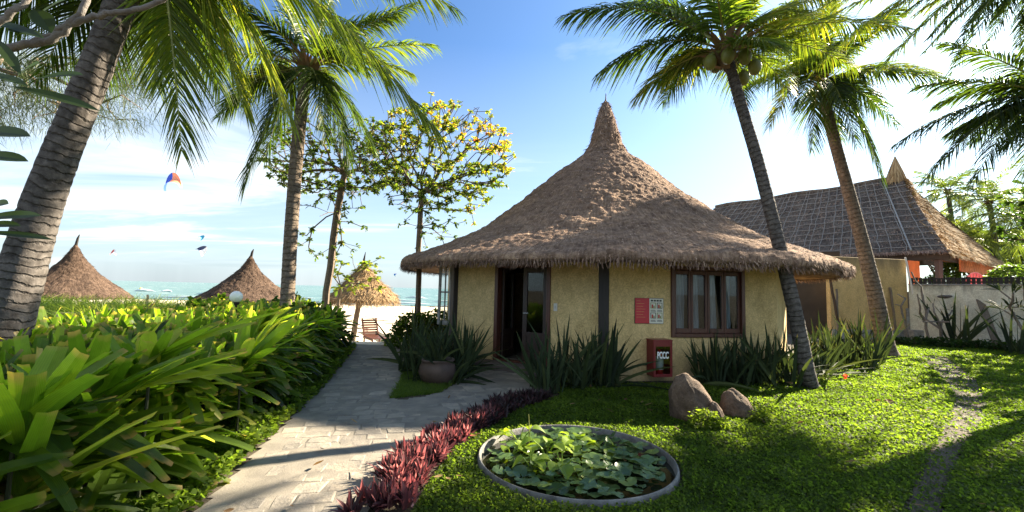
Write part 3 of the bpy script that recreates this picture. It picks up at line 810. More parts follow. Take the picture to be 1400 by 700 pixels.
for (cx_, cz_) in ((0, 0), (1, 0), (0, 1), (1, 1)):
    x_ = sm_ + .022 + cx_ * (Wd_ - .02) / 2; z_ = z0_ + .03 + cz_ * (H_ - .09) / 2; w2 = (Wd_ - .02) / 2 - .02; h2 = (H_ - .09) / 2 - .015
    fbox(mb, FR_, x_, x_ + w2, z_ + h2 * .36, z_ + h2, .0185, .0195, 1 if (cx_ + cz_) % 2 else 0)
    fbox(mb, FR_, x_ + w2 * .12, x_ + w2 * .88, z_ + h2 * .42, z_ + h2 * .93, .0200, .0206, 3)
    fbox(mb, FR_, x_ + w2 * .2, x_ + w2 * .5, z_ + h2 * .42, z_ + h2 * .8, .0210, .0216, 2)
    fbox(mb, FR_, x_ + w2 * .55, x_ + w2 * .75, z_ + h2 * .42, z_ + h2 * .66, .0210, .0216, 1)
    for r_ in range(3): fbox(mb, FR_, x_ + .004, x_ + w2 - .006 * r_, z_ + h2 * .08 * r_ + .002, z_ + h2 * .08 * r_ + .009, .0185, .0195)
mb.build('pictograms', [M['notice_dark'], M['notice_olive'], M['notice_redprint'], M['notice_white']], ws)
mb = MB()
for r_ in range(7):
    fbox(mb, FR_, s0 + .02, s0 + (.10 if r_ == 0 else .20 - .02 * (r_ % 3)), z1_ - .05 - r_ * .05, z1_ - .045 - r_ * .05, .0185, .0192)
mb.build('print_lines', M['notice_gold'], sg['_'] if False else [c for c in sg.children if c.name.startswith('red_sheet')][0])
e0, e1 = facet_u(FR_, 884), facet_u(FR_, 909); ez1, ez0 = zat(FR_, 895, 464), .12
cab = thing('fire_cabinet', 'dark red fire extinguisher cabinet lettered PCCC below the notice', 'cabinet', a + u * ((e0 + e1) / 2) + n * .1)
DP = .24; ew = e1 - e0
mb = MB(); th_ = .014
fbox(mb, FR_, e0, e0 + th_, ez0, ez1, .004, DP); fbox(mb, FR_, e1 - th_, e1, ez0, ez1, .004, DP)
fbox(mb, FR_, e0 + th_, e1 - th_, ez1 - th_, ez1, .004, DP); fbox(mb, FR_, e0 + th_, e1 - th_, ez0, ez0 + th_, .004, DP); fbox(mb, FR_, e0 + th_, e1 - th_, ez0 + th_, ez1 - th_, .004, .015)
fbox(mb, FR_, e0 - .008, e1 + .008, ez1, ez1 + .02, -.0, DP + .015)
mb.build('case', M['fire_red'], cab)
mb = MB(); fr_ = .045
fbox(mb, FR_, e0, e0 + fr_, ez0, ez1, DP + .002, DP + .02, bev=.003); fbox(mb, FR_, e1 - fr_, e1, ez0, ez1, DP + .002, DP + .02, bev=.003)
fbox(mb, FR_, e0 + fr_, e1 - fr_, ez1 - .10, ez1, DP + .002, DP + .02, bev=.003); fbox(mb, FR_, e0 + fr_, e1 - fr_, ez0, ez0 + .05, DP + .002, DP + .02, bev=.003)
cdoor = mb.build('cabinet_door', M['fire_red'], cab)
mb = MB(); fbox(mb, FR_, e0 + fr_, e1 - fr_, ez0 + .05, ez1 - .10, DP + .006, DP + .010); mb.build('pane', M['glass'], cdoor)
mb = MB(); lathe(mb, [(.001, 0), (.068, 0), (.072, .02), (.072, .36), (.055, .41), (.022, .44), (.022, .47), (.001, .47)], a + u * ((e0 + e1) / 2) + n * .12 + Vector((0, 0, ez0 + th_ + .002)), 20)
ext = thing('fire_extinguisher', 'small red extinguisher with grey label inside the dark red cabinet', 'extinguisher', a + u * ((e0 + e1) / 2) + n * .12 + Vector((0, 0, ez0 + th_)))
mb.build('cylinder', M['cyl_red'], ext, smooth=True)
mb = MB(); lathe(mb, [(.0735, .10), (.0735, .34)], a + u * ((e0 + e1) / 2) + n * .12 + Vector((0, 0, ez0 + th_)), 20); mb.build('label_band', M['grey_label'], ext, smooth=True)
mb = MB(); tube(mb, [a + u * ((e0 + e1) / 2 - .01) + n * .12 + Vector((0, 0, ez0 + .48)), a + u * ((e0 + e1) / 2 + .07) + n * .15 + Vector((0, 0, ez0 + .53))], .014, 6); mb.build('handle', M['wood_black'], ext)
def text_part(name, s, size, fc, sc_, zc, d, mat, parent, squeeze=1.):
    cu_ = bpy.data.curves.new(name + '_curve', 'FONT'); cu_.body = s; cu_.size = size; cu_.align_x = 'CENTER'; cu_.align_y = 'CENTER'; cu_.extrude = .003; cu_.offset = size * .03
    to = bpy.data.objects.new('text_tmp', cu_); COL.objects.link(to); bpy.context.view_layer.update()
    me = bpy.data.meshes.new_from_object(to.evaluated_get(bpy.context.evaluated_depsgraph_get()))
    bpy.data.objects.remove(to); bpy.data.curves.remove(cu_)
    a, u, ln, n = fc; o_ = a + u * sc_ + n * d + Vector((0, 0, zc))
    mat4 = Matrix(((u.x * squeeze, 0, n.x, o_.x), (u.y * squeeze, 0, n.y, o_.y), (0, 1, 0, o_.z), (0, 0, 0, 1)))
    me.transform(Matrix.Translation(-wloc(parent)) @ mat4)
    me.materials.clear(); me.materials.append(mat); me.name = name
    ob = bpy.data.objects.new(name, me); COL.objects.link(ob); ob.parent = parent; return ob
text_part('lettering', 'PCCC', .165, FR_, (e0 + e1) / 2, ez1 - .26, DP + .013, M['letter_white'], cdoor, .52)
# ------------------------------------------------------------------ neighbouring pavilion and walls on the right
KB = 1.4
def scl(v): return Vector((v[0] * KB, v[1] * KB, 1.6 + (v[2] - 1.6) * KB))
rA, rB = scl((10.9, 23.8, 6.4)), scl((15.3, 17.0, 6.4))
rd = Vector((rB.x - rA.x, rB.y - rA.y, 0)).normalized(); rn = Vector((rd.y, -rd.x, 0))      # rn: towards the hidden side
if rn.x < 0: rn = -rn
hw_, hext = 3.7 * KB, 2.0 * KB; ez = 1.6 + 1.55 * KB
eC = Vector((rB.x, rB.y, 0)) + rd * hext - rn * hw_; eC.z = ez
eD = Vector((rB.x, rB.y, 0)) + rd * hext + rn * hw_; eD.z = ez
eL = eC - rd * 15.5; eR = eD - rd * 15.5
rA2 = rB - rd * 11
pav = thing('thatched_pavilion', 'long pavilion with grey thatch under a bamboo lattice behind the cream wall', 'pavilion', (rB.x, rB.y, 0))
def slope(mb_, p00, p10, p11, p01, nu, nv, amp, sag=.25, seed=0):
    """thatched slope: p00-p10 along the eave, p01-p11 along the ridge"""
    n_ = (p10 - p00).cross(p01 - p00).normalized()
    if n_.z < 0: n_ = -n_
    V = np.zeros((nv + 1, nu + 1, 3)); UV = np.zeros((nv + 1, nu + 1, 2))
    for j in range(nv + 1):
        for i in range(nu + 1):
            s_, t_ = i / nu, j / nv
            p_ = (p00 * (1 - s_) + p10 * s_) * (1 - t_) + (p01 * (1 - s_) + p11 * s_) * t_
            d_ = -sag * 4 * t_ * (1 - t_) * .5 + (noise.noise(p_ * .7) * 1.5 + noise.noise(p_ * 3) * .7) * amp * (1 if 0 < j else .4)
            V[j, i] = p_ + n_ * d_; UV[j, i] = (s_, t_ * 4)
    Fc = [[j * (nu + 1) + i, j * (nu + 1) + i + 1, (j + 1) * (nu + 1) + i + 1, (j + 1) * (nu + 1) + i] for j in range(nv) for i in range(nu)]
    mb_.add(V.reshape(-1, 3), Fc, 0, .5, UV.reshape(-1, 2)); return V, n_
def straw_on(mb_, V, n_, cnt, ln, mi=1, tm=.45, edge=False, jit=.25):
    nv, nu = V.shape[0] - 1, V.shape[1] - 1
    i = rng.integers(0, nu + 1, cnt); j = np.zeros(cnt, int) if edge else rng.integers(1, nv + 1, cnt)
    base = V[j, i]; dn = nrm(V[0, i] - V[2, i]); nn = np.array(n_)
    ux = nrm(V[0, -1] - V[0, 0])
    base = base + ux * rng.uniform(-.5, .5, (cnt, 1)) * np.linalg.norm(V[0, 1] - V[0, 0])
    d = nrm(dn + nn * rng.uniform(0, .3, (cnt, 1)) + ux * rng.normal(0, jit, (cnt, 1)) + (np.array([0, 0, -1]) * rng.uniform(0, .8, (cnt, 1)) if edge else 0))
    blades(mb_, base + nn * .01 - d * .05, d, nrm(np.cross(d, nn + rng.normal(0, .3, (cnt, 3)))), rng.uniform(.4, 1, cnt) * ln, rng.uniform(.018, .04, cnt), 0 * base, 1, (1, .4), np.clip(rng.normal(tm, .22, cnt), 0, 1), mi)
mb = MB(); Vf, nf = slope(mb, eL, eC, rB, rA2, 90, 34, .06)
straw_on(mb, Vf, nf, 5000, .3); straw_on(mb, Vf, nf, 2500, .3, edge=True)
V2, n2_ = slope(mb, eR, eD, rB, rA2, 20, 8, .05)
mb.build('front_roof', [M['grey_thatch'], M['straw']], pav)
mb = MB(); Vh, nh = slope(mb, eC, eD, rB + rn * .02, rB - rn * .02, 50, 34, .09, .5)
straw_on(mb, Vh, nh, 6000, .45, tm=.6); straw_on(mb, Vh, nh, 3000, .55, edge=True, tm=.6)
hip = mb.build('hip_roof', [M['gold_thatch'], M['gold_straw']], pav)
# soffit and added board under the hip eave, orange painted in as sunlight
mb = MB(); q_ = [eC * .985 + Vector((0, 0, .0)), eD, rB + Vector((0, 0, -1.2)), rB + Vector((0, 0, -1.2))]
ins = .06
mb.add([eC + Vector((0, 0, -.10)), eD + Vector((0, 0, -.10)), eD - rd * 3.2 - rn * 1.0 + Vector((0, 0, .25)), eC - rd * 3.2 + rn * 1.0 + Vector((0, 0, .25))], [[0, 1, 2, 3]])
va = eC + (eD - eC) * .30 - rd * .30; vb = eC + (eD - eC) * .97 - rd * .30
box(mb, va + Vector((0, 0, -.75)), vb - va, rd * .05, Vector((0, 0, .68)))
mb.build('sun_tinted_eave_board', M['sun_tinted_thatch'], pav)
# lattice of bamboo battens over the front slope
mb = MB()
def on_front(s_, t_, lift=.09):
    p_ = (eL * (1 - s_) + eC * s_) * (1 - t_) + (rA2 * (1 - s_) + rB * s_) * t_
    return Vector(p_) + nf * (-.5 * t_ * (1 - t_) + lift + .03 * noise.noise(p_ * 1.5))
for k in range(12):
    t_ = .05 + k * .082
    tube(mb, [on_front(i / 40, min(.99, t_ + rng.normal(0, .006))) for i in range(41)], .019, 5)
for k in range(30):
    s_ = .04 + k * .0325
    if s_ > .955: break
    off = rng.normal(0, .008)
    tube(mb, [on_front(min(1, max(0, s_ + off + rng.normal(0, .002))), i / 14) for i in range(15)], .017, 5)
mb.build('batten_lattice', M['batten'], pav)
mb = MB(); tube(mb, [on_front(.925 + .03 * i / 14 * 0 , i / 14, .10) for i in range(15)], .032, 8); mb.build('white_pole', M['white_old'], pav)
# ridge cap and finial
mb = MB(); tube(mb, [rA2 + Vector((0, 0, .02)) + (rB - rA2) * (i / 12) + Vector((0, 0, .06 * math.sin(i * 1.3))) for i in range(13)], .13, 8); mb.build('ridge_roll', M['grey_thatch'], pav)
mb = MB(); fb = rB - rd * .25
V0 = [(.50, -.25), (.42, .1), (.30, .5), (.18, .85), (.09, 1.1), (.02, 1.3)]
lathe(mb, V0, fb, 24); cnt = 500
th = rng.uniform(0, 6.28, cnt); hh = rng.uniform(-.1, 1.3, cnt); rr_ = np.interp(hh, [z for r, z in V0], [r for r, z in V0])
blades(mb, np.stack([fb.x + np.cos(th) * rr_, fb.y + np.sin(th) * rr_, fb.z + hh], 1), np.stack([np.cos(th) * .4, np.sin(th) * .4, -1 + 0 * th], 1), np.stack([-np.sin(th), np.cos(th), 0 * th], 1), .35, .03, (0, 0, -.03), 1, (1, .4), rng.random(cnt), 1)
mb.build('roof_finial', [M['gold_thatch'], M['gold_straw']], pav)
# fascia beam, posts, orange screen
mb = MB(); box(mb, eL + rn * .3 + Vector((0, 0, -.36)), (eC - eL), rn * .14, Vector((0, 0, .32)), bev=.02)
box(mb, eC + rn * .3 - rd * .45 + Vector((0, 0, -.34)), rn * (hw_ * 2 - .6), rd * .12, Vector((0, 0, .26)), bev=.02); mb.build('eave_beam', M['wood_dark'], pav)
for s_, wd_ in ((P(1283, 360, 19.2), .20),):
    mb = MB(); box(mb, Vector((s_.x, s_.y, -.0)), (wd_, 0, 0), (0, wd_, 0), (0, 0, ez - .2), bev=.015); mb.build('post', M['wood_red'], pav)
q0, q1 = P(1243, 357, 19.0), P(1266, 357, 19.0)
mb = MB(); box(mb, Vector((q0.x, 19.0, 2.0)), (q1.x - q0.x, .3, 0), (-.02, .06, 0), (0, 0, 1.6 + (412 - 357) / 600 * 19 - 2.0), bev=.01); mb.build('orange_screen', M['orange'], pav)
mb = MB()
for k in range(7):
    z_ = ez - .1 - k * .085
    p0_ = P(1262, 360, 20.5); tube(mb, [(p0_.x, 20.5, z_ + .25), (p0_.x + 2.0, 21.6, z_ - .12)], .03, 5)
mb.build('rafters', M['wood_dark'], pav)
mb = MB(); box(mb, eC - rd * 9 + rn * .9 + Vector((0, 0, -eC.z)), rd * 9 - rd * .9, rn * .12, (0, 0, 2.0)); box(mb, eC - rd * .9 + rn * .9 + Vector((0, 0, -eC.z)), rn * (2 * hw_ - 1.8), rd * -.12, (0, 0, 2.0)); mb.build('base_wall', M['interior'], pav)

def wall_strip(name, label, cat, p0, p1, z0, z1, th, mat, mats=None):
    d_ = (p1 - p0); n_ = Vector((d_.y, -d_.x, 0)).normalized()
    if n_.dot(CAMP - p0) > 0: n_ = -n_
    t_ = thing(name, label, cat, (p0 + p1) / 2); mb = MB()
    box(mb, p0 + Vector((0, 0, z0)), d_, n_ * th, Vector((0, 0, z1 - z0)), bev=.02); mb.build('wall_body', mat, t_)
    return t_, d_, n_
# stained yellow wall
y0, y1 = P(1135, 400, 17.6), P(1241, 400, 18.2); y0.z = y1.z = 0
yw, d_, n_ = wall_strip('yellow_wall', 'stained yellow plaster wall behind the leaning right palm', 'wall', y0, y1, 0, 3.30, .2, M['plaster_yellow'])
mb = MB(); box(mb, y0 - n_ * .10, d_ * .93, n_ * .097, (0, 0, .38), bev=.02); mb.build('plinth', M['concrete'], yw)
mb = MB(); box(mb, y1 - d_ * .11 - n_ * .5, d_ * .16, n_ * .45, (0, 0, .42), bev=.03); mb.build('stone_block', M['concrete'], yw)
mb = MB(); box(mb, y1 - d_ * .045 - n_ * .08 + Vector((0, 0, .43)), d_ * .04, n_ * .075, (0, 0, .85), bev=.02); mb.build('buttress', M['concrete'], yw)
def pole(label, pa, pb, r_, mat, cat='pole', name='pole'):
    mb = MB(); k = 8
    tube(mb, [pa + (pb - pa) * (i / k) + Vector((.01 * math.sin(i * 2.1), 0, 0)) for i in range(k + 1)], r_, 7)
    o = mb.build(name, mat, loc=pa); return tag(o, label, cat)
pole('thin grey pole leaning on the yellow wall near its right end', P(1226, 459, 17.7), P(1217, 393, 18.0), .045, M['wood_grey'])
pole('thin white pipe standing at the corner of yellow and cream walls', P(1252, 420, 18.0), P(1238, 352, 18.0), .035, M['white_paint'], 'pipe', 'pipe')
pole('dark upright pole at the left end of the yellow wall', P(1148, 450, 17.2), P(1133, 372, 17.2), .05, M['wood_dark'])
pole('pale bamboo pole standing against the left of the yellow wall', P(1146, 462, 17.1), P(1144, 395, 17.4), .04, M['wood_grey'])
# back wall in dark mottled plaster, in the gap between hut and yellow wall
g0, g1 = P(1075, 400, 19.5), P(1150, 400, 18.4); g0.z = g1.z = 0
wall_strip('shed_wall', 'dark grey shed wall in the gap right of the round hut', 'wall', g0, g1, 0, 3.6, .2, simple('dark_plaster', (.05, .042, .036), .9, .4, 1.2, .4, 30))
# cream wall with black rail on top
c0, c1 = P(1242, 400, 18.1), P(1400, 400, 15.3); c0.z = c1.z = 0
cdir = (c1 - c0).normalized(); c1b = c0 + cdir * 9
cw_, d_, n_ = wall_strip('cream_wall', 'stained cream garden wall with black railing on top at the right', 'wall', c0, c1b, 0, 2.22, .2, M['plaster_white'])
mb = MB(); box(mb, c0 - n_ * .03 + Vector((0, 0, 2.223)), d_, n_ * .26, (0, 0, .05), bev=.012); mb.build('coping', M['concrete'], cw_)
rail = thing('black_railing', 'low black paling railing along the top of the cream wall', 'railing', (c0 + c1b) / 2 + Vector((0, 0, 2.27)))
mb = MB()
for k in range(64):
    p_ = c0 + cdir * (.05 + k * .14) + n_ * .06; box(mb, p_ + Vector((0, 0, 2.275)), cdir * .10, n_ * .03, (0, 0, .25 + .02 * math.sin(k * 1.7)), bev=.006)
mb.build('palings', M['black_rail'], rail)
mb = MB(); box(mb, c0 + n_ * .092 + Vector((0, 0, 2.32)), cdir * 9, n_ * .04, (0, 0, .06)); box(mb, c0 + n_ * .092 + Vector((0, 0, 2.46)), cdir * 9, n_ * .04, (0, 0, .05)); mb.build('rails', M['black_rail'], rail)
mb = MB(); pA = P(1366, 470, 15.2); pA.z = gh(pA.x, pA.y); pB = P(1340, 409, 16.3)
dv = pB - pA; sv = Vector((1, -.35, 0)).normalized() * .22
box(mb, pA - sv * .5, sv, Vector((.03, .06, 0)), dv, bev=.01); tag(mb.build('plank', M['wood_grey'], loc=pA), 'long grey plank leaning against the cream wall', 'plank')
mb = MB(); pS = P(1289, 406, 16.95); 
for k in range(5):
    lathe(mb, [(.01, -.05), (.10 - .01 * k, -.03), (.12, .0), (.09, .05), (.01, .06)], pS + Vector((-.14 + k * .07, -.08, .015 * math.sin(k * 2))), 8)
tag(mb.build('stone_bracket', M['stone_step'], loc=pS), 'small dark stone bracket set high in the cream wall', 'bracket')
# coral pink chair on the terrace behind the rail
pc = P(1337, 386, 19.5); ch = thing('garden_chair', 'coral pink round backed chair showing above the black railing', 'chair', (pc.x, pc.y, 1.6))
cz = pc.z
mb = MB(); 
bk = []
for k in range(13):
    a_ = math.pi * k / 12; bk.append((pc.x - .40 * math.cos(a_), pc.y + .1, cz - .0 + .42 * math.sin(a_)))
tube(mb, bk, .035, 6)
for k in range(1, 6):
    xx = pc.x - .40 + .8 * k / 6; hh_ = .42 * math.sqrt(max(0, 1 - ((xx - pc.x) / .40) ** 2)); box(mb, (xx - .05, pc.y + .085, cz - .3), (.10, 0, 0), (0, .03, 0), (0, 0, .3 + hh_), bev=.008)
mb.build('backrest', M['pink'], ch)
mb = MB(); lathe(mb, [(.001, 0), (.38, 0), (.40, .03), (.38, .05), (.001, .05)], (pc.x, pc.y - .25, cz - .34), 18); mb.build('seat', M['pink'], ch)
for dx_, dy_ in ((-.3, -.5), (.3, -.5), (-.3, 0), (.3, 0)):
    mb = MB(); tube(mb, [(pc.x + dx_, pc.y + dy_, 1.6), (pc.x + dx_ * .9, pc.y + dy_, cz - .33)], .025, 6); mb.build('leg', M['pink'], ch)
mb = MB(); box(mb, (pc.x - 3, pc.y - 1.0, 0), (8, -3.0, 0), (3.0, 6, 0), (0, 0, 1.6)); tag(mb.build('terrace', M['concrete']), kind='structure')

# ------------------------------------------------------------------ beach shelters, parasol, lounger
def shelter(x, y, top, ez_, rad, label, lean=0., spike=.4):
    g_ = gh(x, y); t_ = thing('beach_shelter', label, 'shelter', (x, y, g_), 'thatched shelters on the beach')
    h_ = top - ez_
    prof = [(rad - .05, ez_ - .06), (rad, ez_), (rad * .98, ez_ + .08), (rad * .70, ez_ + h_ * .22), (rad * .40, ez_ + h_ * .45), (rad * .19, ez_ + h_ * .68), (rad * .085, ez_ + h_ * .86), (.05, ez_ + h_)]
    thatch_cone((x, y, 0), prof, 120, 50, .035, M['thatch_shaded'], M['thatch_shaded'], t_, 5000, 1500, rad, ez_, seed=x, sl=.12)
    mb = MB(); tube(mb, [(x, y, top - .1), (x + lean * .5, y, top + spike * .6), (x + lean, y, top + spike)], [.06, .045, .015], 6); mb.build('spike', M['wood_black'], t_)
    mb = MB(); tube(mb, [(x, y, g_ - .1), (x, y, ez_ + h_ * .5)], .09, 8); mb.build('post', M['wood_grey'], t_)
pa = P(103, 340, 19); shelter(pa.x, pa.y, 3.1, .85, 2.15, 'pointed thatch shelter right beside the big foreground palm trunk', .12, .45)
pa = P(343, 350, 19); shelter(pa.x, pa.y, 2.8, .80, 2.15, 'pointed thatch shelter left of the upright palm trunk, tip with thin spike', .10, .30)
def parasol():
    c = P(497, 380, 19); x, y = c.x, c.y; g_ = gh(x, y); t_ = thing('thatched_parasol', 'shaggy straw parasol above the wooden lounger at the end of the path', 'parasol', (x - .25, y, g_))
    zt, ze, rad = 1.6 + .95, 1.6 - .62, 1.50
    prof = [(rad - .06, ze), (rad, ze + .05), (rad * .8, ze + .38), (rad * .5, ze + .8), (rad * .22, ze + 1.25), (.05, zt)]
    thatch_cone((x, y, 0), prof, 90, 34, .05, M['parasol_thatch'], M['gold_straw'], t_, 4000, 1800, rad, ze, fl=.3, sl=.4, seed=5)
    mb = MB(); tube(mb, [(x, y, zt - .1), (x - .02, y, zt + .2), (x + .03, y, zt + .55)], [.07, .05, .012], 6); mb.build('spike', M['wood_black'], t_)
    p0 = P(482, 463, 19); mb = MB(); tube(mb, [(p0.x, y, g_ - .1), (p0.x + .1, y, .2), (x, y, ze + .8)], [.13, .11, .09], 9); mb.build('post', M['wood_grey'], t_)
    return x, y
parasol()
def lounger():
    q = P(511, 462, 18.6); x, y = q.x, q.y; g_ = gh(x, y) + .03
    t_ = thing('sun_lounger', 'brown slatted wooden lounger with raised back on the sand under the straw parasol', 'lounger', (x, y, g_), None)
    ax = Vector((.55, -.83, 0)); sx_ = Vector((.83, .55, 0)); o = Vector((x, y, g_))
    def bx_(nm, l0, l1, s0, s1, za, zb, zc=None, par=t_):
        mb = MB(); box(mb, o + ax * l0 + sx_ * s0 + Vector((0, 0, za)), ax * (l1 - l0) + Vector((0, 0, (zc if zc is not None else za) - za)), sx_ * (s1 - s0), Vector((0, 0, zb - za)), bev=.01); return mb.build(nm, M['wood_red'], par)
    for s0 in (-.36, .30): bx_('side_rail', -.4, 1.0, s0, s0 + .06, .26, .33)
    mb = MB()
    for k in range(11):
        l0 = -.35 + k * .12; box(mb, o + ax * l0 + sx_ * -.34 + Vector((0, 0, .335)), ax * .085, sx_ * .68, (0, 0, .025), bev=.006)
    mb.build('seat', M['wood_red'], t_)
    mb = MB(); up_ = (Vector((0, 0, .8)) - ax * .55).normalized()
    for k in range(7):
        st_ = o + ax * -.38 + up_ * (k * .115) + Vector((0, 0, .36)); box(mb, st_ + sx_ * -.34, up_ * .085, sx_ * .68, up_.cross(sx_) * .025, bev=.006)
    for s0 in (-.33, .27): box(mb, o + ax * -.38 + Vector((0, 0, .34)) + sx_ * s0 + up_.cross(sx_) * -.045, up_ * .85, sx_ * .06, up_.cross(sx_) * .04)
    mb.build('backrest', M['wood_red'], t_)
    for l0 in (-.3, .9):
        for s0 in (-.35, .29): bx_('leg', l0, l0 + .06, s0, s0 + .06, 0, .262)
lounger()
# kites
def kite(px, py, Y, wpx, hpx, tilt, mats, label):
    c = P(px, py, Y); k = Y / 600.0; mb = MB(); n_ = 16; span, ht = wpx * k, hpx * k
    V = []
    for i in range(n_ + 1):
        a_ = math.pi * (.02 + .96 * i / n_); x_ = -math.cos(a_) * span / 2; z_ = (math.sin(a_) - .5) * ht
        ch_ = (1.0 * math.sin(a_) + .12) * span * .62
        for j, (f_, dz) in enumerate(((-.5, -.12), (-.15, .10), (.2, .06), (.5, -.05))):
            r_ = Vector((x_, f_ * ch_ * .5 + dz * ht * .8, z_ * .8 + f_ * ch_ * 1.0)); 
            V.append(c + Vector((r_.x * math.cos(tilt) - r_.z * math.sin(tilt), r_.y, r_.x * math.sin(tilt) + r_.z * math.cos(tilt))))
    for h in range(2):
        r0, r1 = (0, n_ // 2) if h == 0 else (n_ // 2, n_)
        Fc = [[i * 4 + j, i * 4 + j + 1, (i + 1) * 4 + j + 1, (i + 1) * 4 + j] for i in range(r0, r1) for j in range(3)]
        mb.add(V, Fc, h)
    tag(mb.build('kite', [M[m] for m in mats], smooth=True, loc=c), label, 'kite', 'kites over the sea')
kite(236, 251, 60, 23, 22, .25, ('kite_blue', 'kite_orange'), 'largest kite, blue left half and orange right half, left sky')
kite(155, 346, 120, 8, 6, 0, ('kite_red', 'kite_white'), 'tiny red and white kite just above the left shelter')
kite(275, 325, 90, 6, 7, -.9, ('kite_teal', 'kite_teal'), 'small teal kite directly above the white edged kite')
kite(275, 343, 95, 13, 10, -.8, ('kite_dark', 'kite_white'), 'navy kite with white underside hanging below the teal kite')
kite(541, 376, 110, 4, 4, 1.2, ('kite_teal', 'kite_blue'), 'tiny blue kite low above the sea beside the hut roof')
# buoy, stake, globe lamp
b_ = P(193, 388, 150); mb = MB(); lathe(mb, [(.01, -.5), (.35, -.4), (.55, 0), (.45, .4), (.2, .7), (.01, .8)], (b_.x, b_.y, Zs + .3), 12); tag(mb.build('buoy', M['buoy'], loc=(b_.x, b_.y, Zs)), 'yellow buoy floating on the sea between the two shelters', 'buoy')
pole('slanted bamboo stake in the grass behind the hedge', P(199, 428, 9.2), P(202, 403, 9.2), .022, M['bamboo'], 'stake', 'stake')
pole('thin bamboo rail lying level in the grass behind the hedge', P(75, 428, 8.0), P(330, 432, 8.6), .018, M['bamboo'], 'rail', 'bamboo_rail')
gl = P(323, 406, 8.2); lp = thing('globe_lamp', 'white globe garden lamp at the back edge of the hedge', 'lamp', (gl.x, gl.y, gh(gl.x, gl.y)))
mb = MB(); lathe(mb, [(.001, .11)] + [(.11 * math.cos(a_), .11 * math.sin(a_)) for a_ in np.linspace(1.5, -1.4, 12)], gl, 20); mb.build('globe', M['globe'], lp, smooth=True)
mb = MB(); tube(mb, [(gl.x, gl.y, gh(gl.x, gl.y) - .05), (gl.x, gl.y, gl.z - .1)], .03, 8); lathe(mb, [(.05, -.14), (.06, -.12), (.06, -.085)], gl, 12); mb.build('post', M['wood_black'], lp)
# ------------------------------------------------------------------ palms
def frond(base, ctrl, tip, ll=.75, n=84, droop=.55, tint=.45, twist=0., w=.040, stem=.024, sparse=0., fold=.25, tip_y=.0):
    base, ctrl, tip = Vector(base), Vector(ctrl), Vector(tip); mb = MB()
    def C(t): return base * (1 - t) ** 2 + ctrl * 2 * t * (1 - t) + tip * t * t
    pts = [C(i / 22) for i in range(23)]
    tube(mb, pts, [stem * (1 - .86 * i / 22) * (1.5 if i < 2 else 1) for i in range(23)], 5, 1, .5)
    Ls = sum((pts[i + 1] - pts[i]).length for i in range(22)); 
    B, D, S, LL, BE, TI = [], [], [], [], [], []
    for sg in (-1, 1):
        for k in range(n):
            t = .14 + .86 * (k + rng.uniform(-.3, .3)) / (n - 1)
            t = min(max(t, .12), 1)
            if rng.random() < sparse: continue
            p_ = C(t); T = (C(min(1, t + .02)) - C(t - .02)).normalized()
            sd_ = T.cross(Vector((0, 0, 1)))
            if sd_.length < .15: sd_ = Vector((1, 0, 0))
            sd_.normalize(); up_ = sd_.cross(T).normalized()
            if up_.z < 0: up_ = -up_
            if twist: 
                r_ = Matrix.Rotation(twist, 3, T); sd_ = r_ @ sd_; up_ = r_ @ up_
            prof = math.sin(math.pi * (.16 + .80 * t) ** .8) ** .55 if t < 1 else .3
            l_ = ll * max(.28, prof) * rng.uniform(.86, 1.1)
            d_ = (sd_ * sg * (.92 - .45 * t) + T * (.45 + .55 * t) + up_ * (.22 + rng.normal(0, .09))).normalized()
            B.append(p_); D.append(d_); S.append((T + up_ * rng.normal(0, .35)).normalized()); LL.append(l_)
            BE.append((rng.normal(0, .05) * l_, rng.normal(0, .05) * l_, -droop * l_ * rng.uniform(.7, 1.35)))
            TI.append(tint + rng.normal(0, .12))
    LLa = np.array(LL)
    blades(mb, np.array(B), np.array(D), np.array(S), LLa, w * rng.uniform(.8, 1.15, len(B)), np.array(BE), 4, (.55, 1, .85, .5, .06), np.clip(TI, 0, 1), 0, fold, tip_y)
    return mb
def az_frond(base, az, el, L, dro, **k):
    base = Vector(base); a_ = R(az); e0 = R(el); e1 = R(el - dro)
    d0 = Vector((math.sin(a_) * math.cos(e0), math.cos(a_) * math.cos(e0), math.sin(e0)))
    d1 = Vector((math.sin(a_) * math.cos(e1), math.cos(a_) * math.cos(e1), math.sin(e1)))
    c = base + d0 * L * .5
    return frond(base + d0 * .08, c, c + d1 * L * .5, **k)
def palm_trunk(pts, rads, mat, parent, flare=True, n=18):
    """ringed trunk along a smooth curve through pts"""
    P_ = np.array([tuple(p) for p in pts]); s = np.concatenate([[0], np.cumsum(np.linalg.norm(np.diff(P_, axis=0), axis=1))])
    m = int(s[-1] / .035); tt = np.linspace(0, s[-1], m)
    cx = np.stack([np.interp(tt, s, P_[:, k]) for k in range(3)], 1)
    kk = np.ones(21) / 21
    if m > 60:
        for k in range(3):
            pad = np.pad(cx[:, k], 10, mode='reflect', reflect_type='odd'); cx[:, k] = np.convolve(pad, kk, 'valid')
    rr = np.interp(tt, s, rads); ph = 0; rad = []
    for i in range(m):
        ph += .035 / (.085 + .02 * math.sin(i * .03)); f_ = ph % 1
        rad.append(rr[i] * (1.02 - .032 * f_ + rng.normal(0, .004)))
    mb = MB(); tube(mb, [tuple(c + rng.normal(0, .0015, 3)) for c in cx], rad, n, 0)
    return mb.build('trunk', mat, parent, smooth=True)
